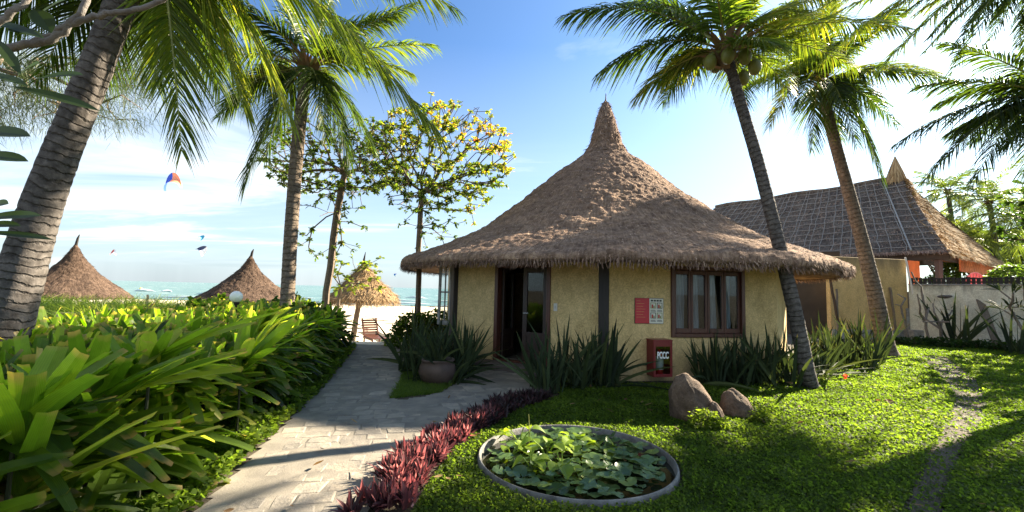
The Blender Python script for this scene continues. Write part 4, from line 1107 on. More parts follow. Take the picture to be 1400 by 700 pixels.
def palm(name, label, trunk, rads, fr_px, rnd, mat, crown=None, ll=.75, L=3.2, coconuts=0, lift=.35, seed=0, leaf='frond', n=84, tints=(.10, .62), w=.044, rnd_el=(75, -40), azr=(0, 360), skirt=3):
    trunk = [Vector(p) for p in trunk]; base = trunk[0]
    t_ = thing(name, label, 'palm tree', base)
    palm_trunk(trunk, rads, mat, t_)
    c = trunk[-1]
    for q in fr_px:
        px, py, Y = q[:3]; lf = q[3] if len(q) > 3 else lift; kw = q[4] if len(q) > 4 else {}
        tip = P(px, py, Y); d_ = tip - c; h = d_.length
        ctrl = c + d_ * .45 + Vector((0, 0, h * lf))
        k_ = dict(ll=ll, n=n, tint=rng.uniform(*tints), w=w); k_.update(kw)
        frond(c + (ctrl - c).normalized() * .08, ctrl, tip, **k_).build('frond', [M[leaf], M['frond_stem']], t_)
    for i in range(rnd):
        az = azr[0] + ((i * 137.5 + seed * 40) % 360) * (azr[1] - azr[0]) / 360; f_ = (i + .5) / rnd
        el = rnd_el[0] + (rnd_el[1] - rnd_el[0]) * f_ + rng.normal(0, 6)
        az_frond(c, az, el, L * rng.uniform(.85, 1.1), rng.uniform(40, 75), ll=ll, n=n, tint=rng.uniform(*tints), w=w).build('frond', [M[leaf], M['frond_stem']], t_)
    # fibrous heart of the crown: old leaf sheaths
    mb = MB(); cnt = 60; th = rng.uniform(0, 6.28, cnt); r0 = rads[-1]
    d = np.stack([np.cos(th) * .5, np.sin(th) * .5, rng.uniform(.3, 1.3, cnt)], 1)
    blades(mb, np.array(c) + np.stack([np.cos(th) * r0 * .8, np.sin(th) * r0 * .8, rng.uniform(-.35, .15, cnt)], 1), d, np.stack([-np.sin(th), np.cos(th), 0 * th], 1), rng.uniform(.25, .6, cnt), rng.uniform(.05, .12, cnt), np.stack([np.cos(th) * .12, np.sin(th) * .12, -.1 + 0 * th], 1), 3, (1, .9, .6, .2), .5)
    mb.build('crown_sheath', M['dead_frond'], t_)
    for i in range(coconuts):
        a_ = i * 2.4 + 1.0; r_ = .26 + .10 * (i % 3); cc = c + Vector((math.cos(a_) * r_, math.sin(a_) * r_, -.12 - .13 * (i % 3)))
        mb = MB(); lathe(mb, [(.004, -.15), (.06, -.13), (.105, -.06), (.118, .02), (.095, .09), (.045, .135), (.004, .145)], cc, 14); mb.build('coconut', M['coconut'], t_, smooth=True)
        mb = MB(); tube(mb, [cc + Vector((0, 0, .14)), (cc + c) / 2 + Vector((0, 0, .12)), c + Vector((0, 0, .02))], .012, 5); mb.build('fruit_stalk', M['frond_stem'], t_)
    return t_
def foot(p): return Vector((p.x, p.y, gh(p.x, p.y) - .12))

# foreground palm, left
Y = 4.5; b_ = P(-2, 480, Y)
tr_ = [foot(P(-40, 600, Y)), P(0, 470, Y), P(22, 400, Y), P(50, 302, Y), P(73, 235, Y - .02), P(104, 160, Y - .05), P(140, 70, Y - .1), P(168, 0, Y - .1), P(212, -115, Y - .1)]
palm('coconut_palm', 'thick leaning ringed palm trunk in the left foreground behind the hedge', tr_, [.27, .215, .185, .168, .155, .142, .134, .130, .12],
     [(248, 205, 4.2, .10, dict(droop=.35, tint=.5)), (335, 150, 4.6, .22, dict(tint=.66)), (398, 165, 4.9, .26, dict(tint=.7, droop=.6)), (597, 182, 4.7, .22, dict(tint=.62, ll=.82, n=120, droop=.6, w=.038)),
      (300, 120, 5.6, .2, dict(tint=.4)), (215, 120, 5.4, .12, dict(tint=.6)), (130, 120, 5.6, .12), (50, 110, 5.0, .18), (-30, 70, 4.6, .2), (-60, 10, 4.4, .2), (620, 12, 5.4, .18, dict(tint=.5)),
      (270, 60, 6.3, .15), (160, 60, 6.4, .15), (360, -30, 6.8, .1), (430, -70, 6.5, .1), (150, 20, 5.8, .1)],
     7, M['palm_bark'], ll=.72, L=3.0, rnd_el=(80, 20), n=96, w=.038)
# upright palm between the shelters and the path
Y = 9.6
tr_ = [foot(P(388, 560, Y)), P(392, 430, Y), P(397, 330, Y), P(404, 230, Y), P(412, 150, Y), P(420, 95, Y)]
palm('coconut_palm', 'upright pale palm trunk rising beyond the far part of the hedge', tr_, [.17, .145, .14, .135, .13, .115],
     [(334, 252, 9.2, .36, dict(tint=.12, droop=.9)), (362, 215, 9.9, .40, dict(tint=.15)), (478, 222, 9.4, .34, dict(tint=.12, droop=.9)), (512, 205, 10, .3, dict(tint=.25)), (592, 62, 9.2, .14, dict(tint=.6)), (560, 100, 9.9, .2, dict(tint=.65)), (300, 160, 10.2, .3, dict(tint=.5)), (255, 100, 9.5, .3, dict(tint=.6)), (300, 30, 10, .2), (370, -40, 9.8, .1), (470, -50, 9.6, .1), (570, 5, 9.7, .14, dict(tint=.55)), (445, 190, 8.9, .4, dict(tint=.35))],
     5, M['palm_bark_far'], ll=.8, L=2.6, rnd_el=(70, 10), seed=2, n=80)
# slim dark palm right of the hut
Yb = 7.75
g_ = G(1107, 527); tr_ = [Vector((g_.x + .03, g_.y, -.1)), P(1105, 520, Yb), P(1090, 440, Yb), P(1064, 330, Yb + .05), P(1036, 220, Yb + .1), P(1012, 140, Yb + .1), P(993, 72, Yb + .1)]
palm('coconut_palm', 'slim dark palm in front of the hut with green coconuts at its crown', tr_, [.155, .132, .118, .110, .104, .098, .088],
     [(772, 22, 7.7, .30, dict(tint=.15, droop=.7)), (820, 100, 8.0, .34, dict(tint=.18, droop=.75)), (872, 132, 8.6, .28, dict(tint=.55, tip_y=.35)), (905, 112, 9.3, .3, dict(tint=.3)), (845, -20, 8.4, .16, dict(tint=.25)), (930, -90, 8.2, .1), (1010, -110, 8, .1), (1075, -60, 8.2, .12, dict(tint=.7)), (1160, -10, 8.0, .2, dict(tint=.75)), (1240, 40, 7.8, .2, dict(tint=.7)), (1170, 95, 8.6, .24, dict(tint=.6)), (1075, 120, 8.9, .3, dict(tint=.6)), (1020, 140, 9.2, .34, dict(tint=.5)), (1120, 20, 9.2, .1, dict(tint=.8)), (1060, 60, 6.6, .2, dict(tint=.5))],
     5, M['palm_bark'], coconuts=8, ll=.74, L=2.6, rnd_el=(80, 12), seed=4, w=.042)
# leaning palm further right
g_ = G(1213, 488); Yb = g_.y
tr_ = [Vector((g_.x + .1, g_.y, -.1)), P(1212, 480, Yb), P(1196, 400, Yb), P(1176, 320, Yb + .1), P(1154, 240, Yb + .2), P(1136, 175, Yb + .2), P(1122, 112, Yb + .2)]
palm('coconut_palm', 'leaning palm whose trunk crosses the yellow wall', tr_, [.28, .225, .19, .168, .155, .148, .13],
     [(1052, 172, 11.5, .34, dict(tint=.7, tip_y=.25)), (1018, 118, 12.3, .26, dict(tint=.5)), (1205, 242, 11.6, .42, dict(tint=.15, droop=.9)), (1172, 200, 11.2, .42, dict(tint=.2)), (1150, 190, 12.8, .4, dict(tint=.5)), (1318, 118, 12, .20, dict(tint=.12)), (1280, 100, 12.6, .18, dict(tint=.75)), (1235, 20, 12.2, .12, dict(tint=.7)), (1140, -10, 12, .1, dict(tint=.75)), (1060, 30, 12.2, .16, dict(tint=.7)), (1090, 150, 11.2, .35, dict(tint=.3)), (1110, 205, 12.6, .4, dict(tint=.5)), (1225, 170, 12.8, .3, dict(tint=.2))],
     6, M['palm_bark_far'], ll=.85, L=3.0, rnd_el=(75, 20), seed=6, w=.05)
# palm beyond the right edge of the picture
Yb = 8.7; c_ = P(1462, 138, Yb)
palm('coconut_palm', 'dark drooping palm fronds reaching in from the right edge', [foot(P(1560, 520, Yb)), P(1530, 400, Yb), P(1490, 260, Yb), c_], [.2, .16, .14, .12],
     [(1224, 198, 8.70, .22, dict(tint=.08, droop=.7)), (1262, 250, 8.54, .28, dict(tint=.06, droop=.7)), (1330, 252, 8.23, .36, dict(tint=.05, droop=.8)), (1395, 250, 8.39, .36, dict(tint=.06)), (1255, 118, 9.01, .16, dict(tint=.18)), (1300, 180, 9.32, .2, dict(tint=.1)), (1290, 60, 9.17, .16, dict(tint=.35)), (1375, 200, 9.01, .3, dict(tint=.1)), (1400, 20, 8.86, .12, dict(tint=.4)), (1480, 260, 8.54, .36), (1560, 240, 8.54, .3), (1620, 120, 8.70, .2), (1560, 10, 8.86, .1)],
     8, M['palm_bark'], ll=.72, L=2.7, rnd_el=(60, 0), seed=1, w=.042, tints=(.02, .2))
Yb = 9.4; c_ = P(1475, -95, Yb)
palm('coconut_palm', 'palm fronds crossing the top right corner of the sky', [foot(P(1700, 560, Yb)), P(1640, 360, Yb), P(1560, 120, Yb), c_], [.25, .2, .18, .15],
     [(1055, 50, 9.0, .14, dict(tint=.7, ll=1.0, n=110)), (1120, 88, 8.6, .16, dict(tint=.65, ll=1.0, n=110)), (1200, 98, 9.2, .16, dict(tint=.4, ll=.95, n=110)), (1265, 70, 9.8, .12, dict(tint=.3)), (1300, 100, 9.4, .2, dict(tint=.25)), (1350, 60, 9.0, .16, dict(tint=.2)), (1330, 30, 9.2, .12, dict(tint=.3, n=110)), (1275, 48, 8.9, .14, dict(tint=.35, n=110)), (1392, 62, 8.8, .18, dict(tint=.2, n=110)), (1180, 40, 8.7, .12, dict(tint=.5, n=110)), (1240, 15, 8.6, .1, dict(tint=.5, n=110)), (1310, 62, 8.4, .16, dict(tint=.25, n=110)), (1365, 20, 9.8, .1, dict(tint=.3, n=110)), (1120, 30, 9.6, .1, dict(tint=.6, n=110)), (1410, 112, 8.8, .24, dict(tint=.12, n=110)), (1395, 95, 9.2, .26, dict(tint=.4)), (1150, -20, 9.8, .08, dict(tint=.8)), (1250, 20, 10, .1, dict(tint=.75)), (1460, 110, 9.4, .3), (1600, 60, 9.4, .2), (1560, -200, 9, .1)],
     4, M['palm_bark'], ll=.8, L=3.0, rnd_el=(60, 10), seed=3, w=.044)
# far palms behind the pavilion
for i, (px, py, Y, lab) in enumerate(((1296, 262, 34, 'far pale palm just right of the golden roof tip'), (1352, 275, 30, 'far palm right of the pavilion roof edge'), (1402, 300, 27, 'far palm at the right edge above the cream wall'), (1325, 330, 31, 'short far palm low behind the pavilion eave'))):
    c_ = P(px, py, Y)
    palm('distant_palm', lab, [Vector((c_.x + .6, c_.y, -.1)), Vector((c_.x + .4, c_.y, c_.z * .5)), c_], [.2, .17, .14], [], 20, M['palm_bark'], ll=.85, L=3.4, n=34, rnd_el=(75, -35), seed=i, leaf='far_leaf', tints=(.3, .9), w=.075)

# ------------------------------------------------------------------ branching trees
def space_tree(trunk, targets, step=.3, jit=.12, droop=.0, seed=0):
    nodes = [Vector(p) for p in trunk]; par = [-1] + list(range(len(trunk) - 1)); tips = []; pl = [0.] * len(trunk)
    order = sorted(range(len(targets)), key=lambda i: (targets[i] - nodes[-1]).length)
    for i in order:
        g_ = targets[i]; arr = np.array([tuple(q) for q in nodes]); d = np.linalg.norm(arr - np.array(g_), axis=1)
        d = d + (np.arange(len(nodes)) < len(trunk) * .55) * 50; k = int(np.argmin(d + .5 * np.array(pl))); p0 = nodes[k]; v = g_ - p0; ln = v.length
        m = max(1, int(ln / step)); prev = k
        for s in range(1, m + 1):
            f_ = s / m; q = p0 + v * f_
            if s < m: q = q + Vector(rng.normal(0, jit * step, 3)) + Vector((0, 0, -droop * math.sin(math.pi * f_) * ln))
            nodes.append(q); par.append(prev); pl.append(pl[prev] + (q - nodes[prev]).length); prev = len(nodes) - 1
        tips.append(prev)
    cnt = [0.] * len(nodes)
    for t_ in tips:
        k = t_
        while k >= 0: cnt[k] += 1; k = par[k]
    return nodes, par, cnt, tips
def tree_mesh(nodes, par, cnt, r_tip, r_trunk, n_trunk, power=.5, n=6):
    mx_ = max(cnt); mb = MB(); kids = {}
    def rad(c): return r_tip + (r_trunk - r_tip) * ((max(c, 1) - 1) / max(mx_ - 1, 1)) ** power
    for i, p in enumerate(par):
        if p >= 0: kids.setdefault(p, []).append(i)
    def chain(st, pr):
        seq = ([pr] if pr >= 0 else []) + [st]; k = st; rest = []
        while k in kids:
            ch = sorted(kids[k], key=lambda q: -cnt[q]); rest += [(q, k) for q in ch[1:]]; k = ch[0]; seq.append(k)
        if len(seq) > 1:
            rr = [rad(cnt[q]) for q in seq]
            if pr >= 0: rr[0] = rr[1]
            tube(mb, [nodes[q] for q in seq], rr, n, 0, .5)
        return rest
    st = [(0, -1)]
    while st:
        a_, b_ = st.pop(); st += chain(a_, b_)
    return mb
def leaf_rosettes(mb, pts, dirs, k, L, Wd, tint_f, prof=(.15, .65, 1, .9, .1), spread=.9, up=.25, bend=.25, mi=0, fold=.2):
    n_ = len(pts); B = np.repeat(np.asarray(pts, float), k, 0); Dv = np.repeat(np.asarray(dirs, float), k, 0)
    d = nrm(Dv * (1 - spread * .5) + rng.normal(0, spread, B.shape) * np.array([1, 1, .55]) + np.array([0, 0, up]))
    nn = nrm(np.array([0, 0, 1.]) + rng.normal(0, .45, B.shape)); s = nrm(np.cross(d, nn))
    l_ = L * rng.uniform(.65, 1.2, len(B))
    blades(mb, B + rng.normal(0, .02, B.shape), d, s, l_, l_ * Wd, np.stack([0 * l_, 0 * l_, -bend * l_], 1), len(prof) - 1, prof, tint_f(B), mi, fold)
def ell_targets(c, r, n_, flat=None, hollow=.35, tiers=None):
    out = []
    while len(out) < n_:
        v = Vector(rng.uniform(-1, 1, 3)); l_ = v.length
        if l_ > 1 or l_ < hollow: continue
        q = Vector((c[0] + v.x * r[0], c[1] + v.y * r[1], c[2] + v.z * r[2]))
        if tiers: 
            z_ = min(tiers, key=lambda z: abs(z - q.z)); q.z = z_ + (q.z - z_) * .35
        out.append(q)
    return out
def almond_tree(label, trunk, targets, keep, tint_f, r_trunk, k=7, L=.16, bare=None):
    t_ = thing('almond_tree', label, 'tree', trunk[0])
    nodes, par, cnt, tips = space_tree(trunk, targets, .3, .10, -.07)
    tree_mesh(nodes, par, cnt, .008, r_trunk, len(trunk)).build('trunk', M['tree_bark'], t_)
    pts, dirs = [], []
    for q in tips:
        if rng.random() > keep: continue
        if bare is not None and bare(nodes[q]): continue
        d_ = (nodes[q] - nodes[par[q]]).normalized(); pts.append(tuple(nodes[q])); dirs.append(tuple(d_))
        if rng.random() < .75: pts.append(tuple(nodes[par[q]])); dirs.append(tuple(d_))
        if rng.random() < .45: pts.append(tuple(nodes[par[par[q]]])); dirs.append(tuple(d_))
    mb = MB(); leaf_rosettes(mb, pts, dirs, k, L, .52, tint_f); mb.build('crown', M['almond'], t_)
    return t_
# right almond tree, autumn tints
Yt = 12.6; tb = P(573, 425, Yt)
trunk = [foot(tb), P(572, 400, Yt), P(573, 370, Yt), P(572, 340, Yt), P(574, 310, Yt), P(575, 285, Yt), P(577, 262, Yt)]
tg = []
def tpx(px, py, dY=1.0): return P(px, py, Yt + rng.normal(0, dY))
while len(tg) < 950:
    px, py = rng.uniform(490, 705), rng.uniform(130, 285)
    cx, cy = (px - 598) / 105, (py - 215) / 80
    if cx * cx + cy * cy > 1: continue
    sh_ = 15 * cx * cx + 11 * math.sin(px * .05) + 6 * math.sin(px * .13 + py * .03); py = py + rng.uniform(.1, .6) * (round((py + sh_) / 27) * 27 - sh_ - py)
    tg.append(tpx(px, py, .9))
for _ in range(26): tg.append(tpx(rng.uniform(580, 655), rng.uniform(278, 312), .4))
for _ in range(16): tg.append(tpx(rng.uniform(545, 640), rng.uniform(300, 360), .5))
c_al = P(598, 215, Yt)
def tint_al(B):
    s_ = noise_arr(B, .9); right = (B[:, 0] - c_al.x) / 2.2; hi = (B[:, 2] - c_al.z) / 1.8
    return np.clip(.42 + .34 * s_ + .12 * right + .14 * hi + rng.normal(0, .13, len(B)), 0, 1)
def noise_arr(B, f): return np.array([noise.noise(Vector(b) * f) for b in B])
almond_tree('almond tree with yellow and red leaves rising beside the hut roof', trunk, tg, .80, tint_al, .08, 11, .098, bare=lambda p: p.z > c_al.z + .9 and p.x > c_al.x + .3 and rng.random() < .6)
# left almond tree, greener
Yt = 13.5; tb = P(444, 425, Yt)
trunk = [foot(tb), P(446, 400, Yt), P(452, 365, Yt), P(456, 325, Yt), P(461, 290, Yt), P(467, 258, Yt), P(471, 236, Yt)]
tg = []
while len(tg) < 420:
    px, py = rng.uniform(352, 560), rng.uniform(150, 270)
    cx, cy = (px - 460) / 108, (py - 212) / 58
    if cx * cx + cy * cy > 1: continue
    tg.append(tpx(px, py, 1.0))
for _ in range(26): tg.append(tpx(rng.uniform(405, 500), rng.uniform(262, 335), .6))
for _ in range(10): tg.append(tpx(rng.uniform(412, 490), rng.uniform(330, 352), .4))
almond_tree('green almond tree with spreading tiers behind the upright palm', trunk, tg, .62, lambda B: np.clip(.28 + .2 * noise_arr(B, .8) + rng.normal(0, .13, len(B)), 0, 1), .105, 11, .118)
# broad trees at the cream wall, just past the right edge: they shade the far lawn
for tx, ty, tz, tr_, lab in ((19.3, 14.1, 4.7, 2.5, 'broad leafy tree beyond the cream wall just past the right edge'), (17.2, 12.2, 5.0, 2.0, 'broad leafy tree on the garden side of the cream wall past the right edge')):
    trunk = [Vector((tx + .3, ty + .1, -.1)), Vector((tx + .2, ty + .1, 1.2)), Vector((tx + .1, ty, 2.4)), Vector((tx, ty, tz - 1.3))]
    t_ = thing('shade_tree', lab, 'tree', trunk[0])
    nodes, par, cnt, tips = space_tree(trunk, ell_targets((tx, ty, tz), (tr_, tr_, 1.7), 300, hollow=.3), .35, .12, -.05)
    tree_mesh(nodes, par, cnt, .01, .14, 4).build('trunk', M['tree_bark'], t_)
    pts = [tuple(nodes[q]) for q in tips] + [tuple(nodes[par[q]]) for q in tips]; dirs = [tuple((nodes[q] - nodes[par[q]]).normalized()) for q in tips] * 2
    mb = MB(); leaf_rosettes(mb, pts, dirs, 10, .2, .5, lambda B: np.clip(rng.normal(.4, .15, len(B)), 0, 1)); mb.build('crown', M['green_leaf'], t_)
# low leafy branches in front of the parasol
Yt = 15.5; tb = P(462, 440, Yt)
trunk = [foot(tb), P(463, 410, Yt), P(466, 392, Yt)]
tg = [P(rng.uniform(455, 522), rng.uniform(352, 398), Yt + rng.normal(0, .3)) for _ in range(40)]
t_ = thing('leafy_sapling', 'sunlit broad leaved sapling in front of the straw parasol', 'sapling', trunk[0])
nodes, par, cnt, tips = space_tree(trunk, tg, .25, .2)
tree_mesh(nodes, par, cnt, .008, .05, 3).build('trunk', M['tree_bark'], t_)
mb = MB(); leaf_rosettes(mb, [tuple(nodes[q]) for q in tips], [tuple((nodes[q] - nodes[par[q]]).normalized()) for q in tips], 6, .19, .6, lambda B: np.clip(rng.normal(.42, .12, len(B)), 0, 1)); mb.build('crown', M['almond'], t_)
# feathery casuarina behind the big palm
Yt = 15; trunk = [foot(P(-120, 470, Yt)), P(-110, 300, Yt), P(-90, 150, Yt), P(-70, 0, Yt)]
t_ = thing('casuarina_tree', 'feathery casuarina branches hanging behind the big left palm trunk', 'tree', trunk[0])
tg = [P(rng.uniform(-160, 205) , rng.uniform(85, 175) - 18 * rng.random(), Yt + rng.normal(0, 1.0)) for _ in range(150)]
nodes, par, cnt, tips = space_tree(trunk, tg, .5, .2)
tree_mesh(nodes, par, cnt, .008, .2, 4).build('trunk', M['tree_bark'], t_)
mb = MB(); pts = np.array([tuple(nodes[q]) for q in tips for _ in range(80)]); pts += rng.normal(0, .28, pts.shape)
blades(mb, pts, nrm(rng.normal(0, .5, pts.shape) + np.array([.25, 0, -.8])), nrm(rng.normal(0, 1, pts.shape)), rng.uniform(.2, .5, len(pts)), .017, (0, 0, -.06), 2, (1, .8, .3), rng.random(len(pts)))
mb.build('crown', M['casuarina'], t_)
# plumeria over the camera's left shoulder
t_ = thing('plumeria_tree', 'plumeria branch with broad dark leaves in the top left corner', 'tree', (-3.6, 1.6, 0))
mb = MB()
def crv(pts, rads, n_=24):
    P_ = np.array([tuple(p) for p in pts]); s = np.linspace(0, 1, len(P_)); tt = np.linspace(0, 1, n_)
    c = np.stack([np.interp(tt, s, P_[:, k]) for k in range(3)], 1)
    for _ in range(2):
        c[1:-1] = (c[:-2] + 2 * c[1:-1] + c[2:]) / 4
    c[1:-1] += rng.normal(0, .004, c[1:-1].shape)
    tube(mb, c, list(np.interp(tt, s, rads)), 9)
crv([(-3.6, 1.6, -.1), (-3.5, 1.7, 1.2), P(-160, 200, 2.2), P(-60, 80, 2.3), P(0, 66, 2.3)], [.11, .09, .06, .03, .022])
crv([P(-60, 80, 2.3), P(0, 66, 2.3), P(55, 60, 2.3), P(85, 46, 2.3), P(112, 18, 2.3), P(128, -30, 2.3)], [.03, .022, .020, .018, .017, .015])
crv([P(40, 62, 2.3), P(95, 34, 2.3), P(140, 20, 2.3), P(190, 14, 2.3), P(240, -8, 2.3)], [.018, .017, .016, .014, .012])
crv([P(-60, 90, 2.1), P(-20, 40, 2.1), P(30, 10, 2.1), P(60, -40, 2.1)], [.022, .018, .015, .013])
crv([(-3.5, 1.7, 1.2), P(-180, 330, 2.0), P(-70, 300, 2.0)], [.05, .035, .02])
mb.build('trunk', M['twig_bark'], t_, smooth=True)
mb = MB()
def pleaf(p0, p1, wpx, Y=2.2, mb_=mb, tint=.35, face=(.1, -.75, .65)):
    a_, b2 = P(*p0, Y), P(*p1, Y - .05); d = b2 - a_; l_ = d.length; s = d.cross(Vector(face)).normalized()
    blades(mb_, [tuple(a_)], tuple(d / l_), tuple(s), l_, wpx * Y / 600, (0, 0, -.04), 8, (.06, .45, .75, .92, 1, .98, .85, .55, .03), tint, 0, .15)
for q in (((15, 118), (137, 141), 17), ((50, 108), (115, 92), 20), ((25, 104), (55, 76), 24), ((-40, 180), (43, 176), 27), ((-40, 212), (40, 210), 22), ((-30, 300), (58, 284), 18), ((-30, 318), (75, 317), 10), ((-30, 310), (30, 298), 14), ((-20, 285), (13, 268), 18), ((70, 45), (48, 2), 26), ((60, 52), (10, 30), 20), ((55, 20), (90, -10), 24), ((-30, 25), (60, 42), 16), ((-20, 100), (40, 108), 14), ((-10, 50), (30, 92), 14)):
    pleaf(*q, tint=rng.uniform(.1, .5))
mb.build('leaves', M['plumeria'], t_)
# ------------------------------------------------------------------ hedge of strap leaves
HSEG = [(-2.45, 1.2), (-2.62, 3.0), (-2.95, 4.6), (-3.35, 6.6), (-3.85, 8.6), (-4.35, 11.3)]
def hedge_edge(y):
    return float(np.interp(y, [q[1] for q in HSEG], [q[0] for q in HSEG]))
def strap_clump(mb, c, n_, L, w, lean=(0, 0, 0), el=(20, 80), tint=.45, top=None, blunt=.85, bend=.26, mi=0):
    az = rng.uniform(0, 6.28, n_); e = R(1) * rng.uniform(el[0], el[1], n_)
    d = np.stack([np.cos(az) * np.cos(e), np.sin(az) * np.cos(e), np.sin(e)], 1) + np.array(lean); d = nrm(d)
    l_ = L * rng.uniform(.7, 1.15, n_)
    be = np.stack([d[:, 0] * .12 * l_, d[:, 1] * .12 * l_, -bend * l_ * rng.uniform(.3, 1.2, n_) * (1.1 - d[:, 2])], 1)
    if top is not None:
        zt = c[2] + d[:, 2] * l_ + be[:, 2]; k = np.clip((top + rng.normal(0, .05, n_) - c[2]) / np.maximum(zt - c[2], .05), .3, 1.05); l_ = l_ * k; be = be * k[:, None]
    s = nrm(np.cross(d, np.array([0, 0, 1.]) + rng.normal(0, .25, (n_, 3))))
    blades(mb, np.tile(c, (n_, 1)) + rng.normal(0, .03, (n_, 3)), d, s, l_, w * rng.uniform(.75, 1.15, n_), be, 6, (.55, .85, 1, 1, .95, .85, blunt * rng.uniform(.4, 1)), np.clip(tint + rng.normal(0, .19, n_), 0, 1), mi, .28)
hd = thing('lily_hedge', 'long trimmed hedge of broad strap leaves along the left side of the path', 'hedge', (-3.9, 6, 0))
mb = MB(); mbd = MB()
y = 1.3
while y < 11.2:
    ex = hedge_edge(y); w_ = 0.0
    wid = 3.1 if y < 6 else 2.7
    while w_ < wid:
        x_ = ex - .25 - w_ + rng.normal(0, .06); yy = y + rng.normal(0, .06)
        top = 1.10 + .16 * float(smooth01(y, 5, 8.5)) * (1 - .8 * float(smooth01(w_, 1.0, 1.8))) - (.18 if w_ < .2 else 0) + .06 * math.sin(yy * 2.1 + x_)
        g0 = gh(x_, yy)
        for z_ in ((.62, .35) if w_ < .5 or y < 2.0 else (.66,)):
            strap_clump(mb, (x_, yy, g0 * .5 + z_ + rng.normal(0, .05)), 15, .52, .092 if y < 7 else .105, (.24, -.08, .12), (20, 85), .52 + .1 * rng.normal(), top)
        if rng.random() < .5: strap_clump(mbd, (x_, yy, .6), 3, .6, .05, (.1, 0, -.3), (-20, 40), .5, top)
        w_ += .31
    y += .31
# the path side drapes down to the ground cover
for k in range(90):
    y = rng.uniform(1.4, 11); x_ = hedge_edge(y) - .05
    strap_clump(mb, (x_, y, rng.uniform(.25, .85)), 10, .5, .095, (.55, -.1, 0), (-5, 60), .5 + .12 * rng.normal(), None, bend=.6)
mb.build('leaves', M['lily'], hd); mbd.build('dry_leaves', M['dry_leaf'], hd)
mb = MB()
for k in range(110):
    y = rng.uniform(2.0, 11.1); x_ = hedge_edge(y) - rng.uniform(.45, 2.7)
    tube(mb, [(x_, y, gh(x_, y) - .05), (x_ + rng.normal(0, .04), y, .35), (x_ + rng.normal(0, .06), y, .68)], [.05, .045, .035], 6)
o_ = mb.build('stems', simple('dark_lily_stem', (.03, .028, .02), .9), hd); o_['kind'] = 'stuff'
# big single lily clumps that stand out of the hedge
mbs = []; LSTEM = simple('green_lily_stem', (.030, .036, .014), .8)
for (px, py, Y, n_, L, lean, tn, lab) in ((30, 690, 2.35, 13, .75, (.25, .1, .25), .72, 'bright lily clump at the bottom left corner'), (120, 560, 2.9, 16, .85, (.75, .2, .25), .74, 'bright lily clump with long leaves leaning right, left foreground'),
                                      (205, 500, 3.1, 12, .75, (.6, .1, .45), .66, 'bright lily clump with chopped tips in the middle of the hedge top'), (330, 500, 4.6, 16, .65, (.5, -.1, .3), .78, 'sunlit lily clump on the path side of the hedge'), (355, 455, 5.6, 16, .65, (.5, -.1, .3), .80, 'sunlit lily clump near the globe lamp'), (20, 590, 2.2, 10, .7, (.1, 0, .5), .6, 'lily clump at the left edge with an upright blade')):
    c = P(px, py, Y); mb = MB(); strap_clump(mb, tuple(c), n_, L, .105, lean, (15, 65), tn, 1.24 + .12 * float(smooth01(Y, 4, 6)), .8, .2)
    tube(mb, [(c.x, c.y, -.05), (c.x, c.y, c.z * .5), tuple(c)], [.012, .011, .010], 6, 1)
    tag(mb.build('lily_clump', [M['lily'], LSTEM], loc=(c.x, c.y, 0)), lab, 'plant', 'strap leaved lilies')
# darker rounded bush that ends the hedge
def leaf_bush(name, label, c, r, n_, L, mat, tint, wd=.6, shell=.55, group=None, stem=.04):
    t_ = thing(name, label, 'bush', (c[0], c[1], gh(c[0], c[1])), group)
    v = nrm(rng.normal(0, 1, (n_, 3))); v[:, 2] = np.abs(v[:, 2]) * 1.0 - .15; rad = rng.uniform(shell, 1, n_) ** .6
    lump = 1 + .22 * noise_arr(v * 2.2 + c[0], 1.0)
    pts = np.array(c) + v * rad[:, None] * np.array(r) * lump[:, None]
    pts[:, 2] = np.maximum(pts[:, 2], gh(c[0], c[1]) + .03)
    mb = MB(); leaf_rosettes(mb, pts, v, 4, L, wd, lambda B: np.clip(tint + .2 * noise_arr(B, 1.6) + rng.normal(0, .14, len(B)), 0, 1)); 
    for k in range(9):
        a_ = k * .7; e = pts[rng.integers(n_)]; tube(mb, [(c[0] + .1 * math.cos(a_), c[1] + .1 * math.sin(a_), gh(c[0], c[1]) - .05), ((c[0] + e[0]) / 2, (c[1] + e[1]) / 2, e[2] * .6), tuple(e)], [stem, stem * .7, stem * .25], 5, 1)
    mb.build('foliage', [mat, M['tree_bark']], t_); return t_
for (x_, y_, rx, rz, lab) in ((-4.75, 10.6, .95, 1.05, 'dark rounded leafy bush closing the far end of the hedge'), (-5.6, 11.0, .9, 1.2, 'dark leafy bush at the foot of the upright palm'), (-4.5, 9.4, .75, 1.1, 'dense broad leaved bush on the path side near the hedge end')):
    leaf_bush('leafy_bush', lab, (x_, y_, .25), (rx, .8, rz), 620, .13, M['green_leaf'], .4)
q = P(574, 420, 12.3); leaf_bush('round_bush', 'dome shaped bush left of the hut with sunlit top', (q.x, q.y, .15), (.85, .75, .90), 700, .11, M['cover'], .45)
q = P(560, 440, 13.8); leaf_bush('low_bush', 'low sprawling green bush at the edge of the sand by the path end', (q.x, q.y, -.15), (.75, .7, .42), 300, .09, M['grass'], .45)
q = P(600, 430, 13.5); leaf_bush('round_bush', 'dark bush tucked behind the open side window of the hut', (q.x, q.y, .15), (.7, .7, 1.0), 420, .11, M['cover'], .25)
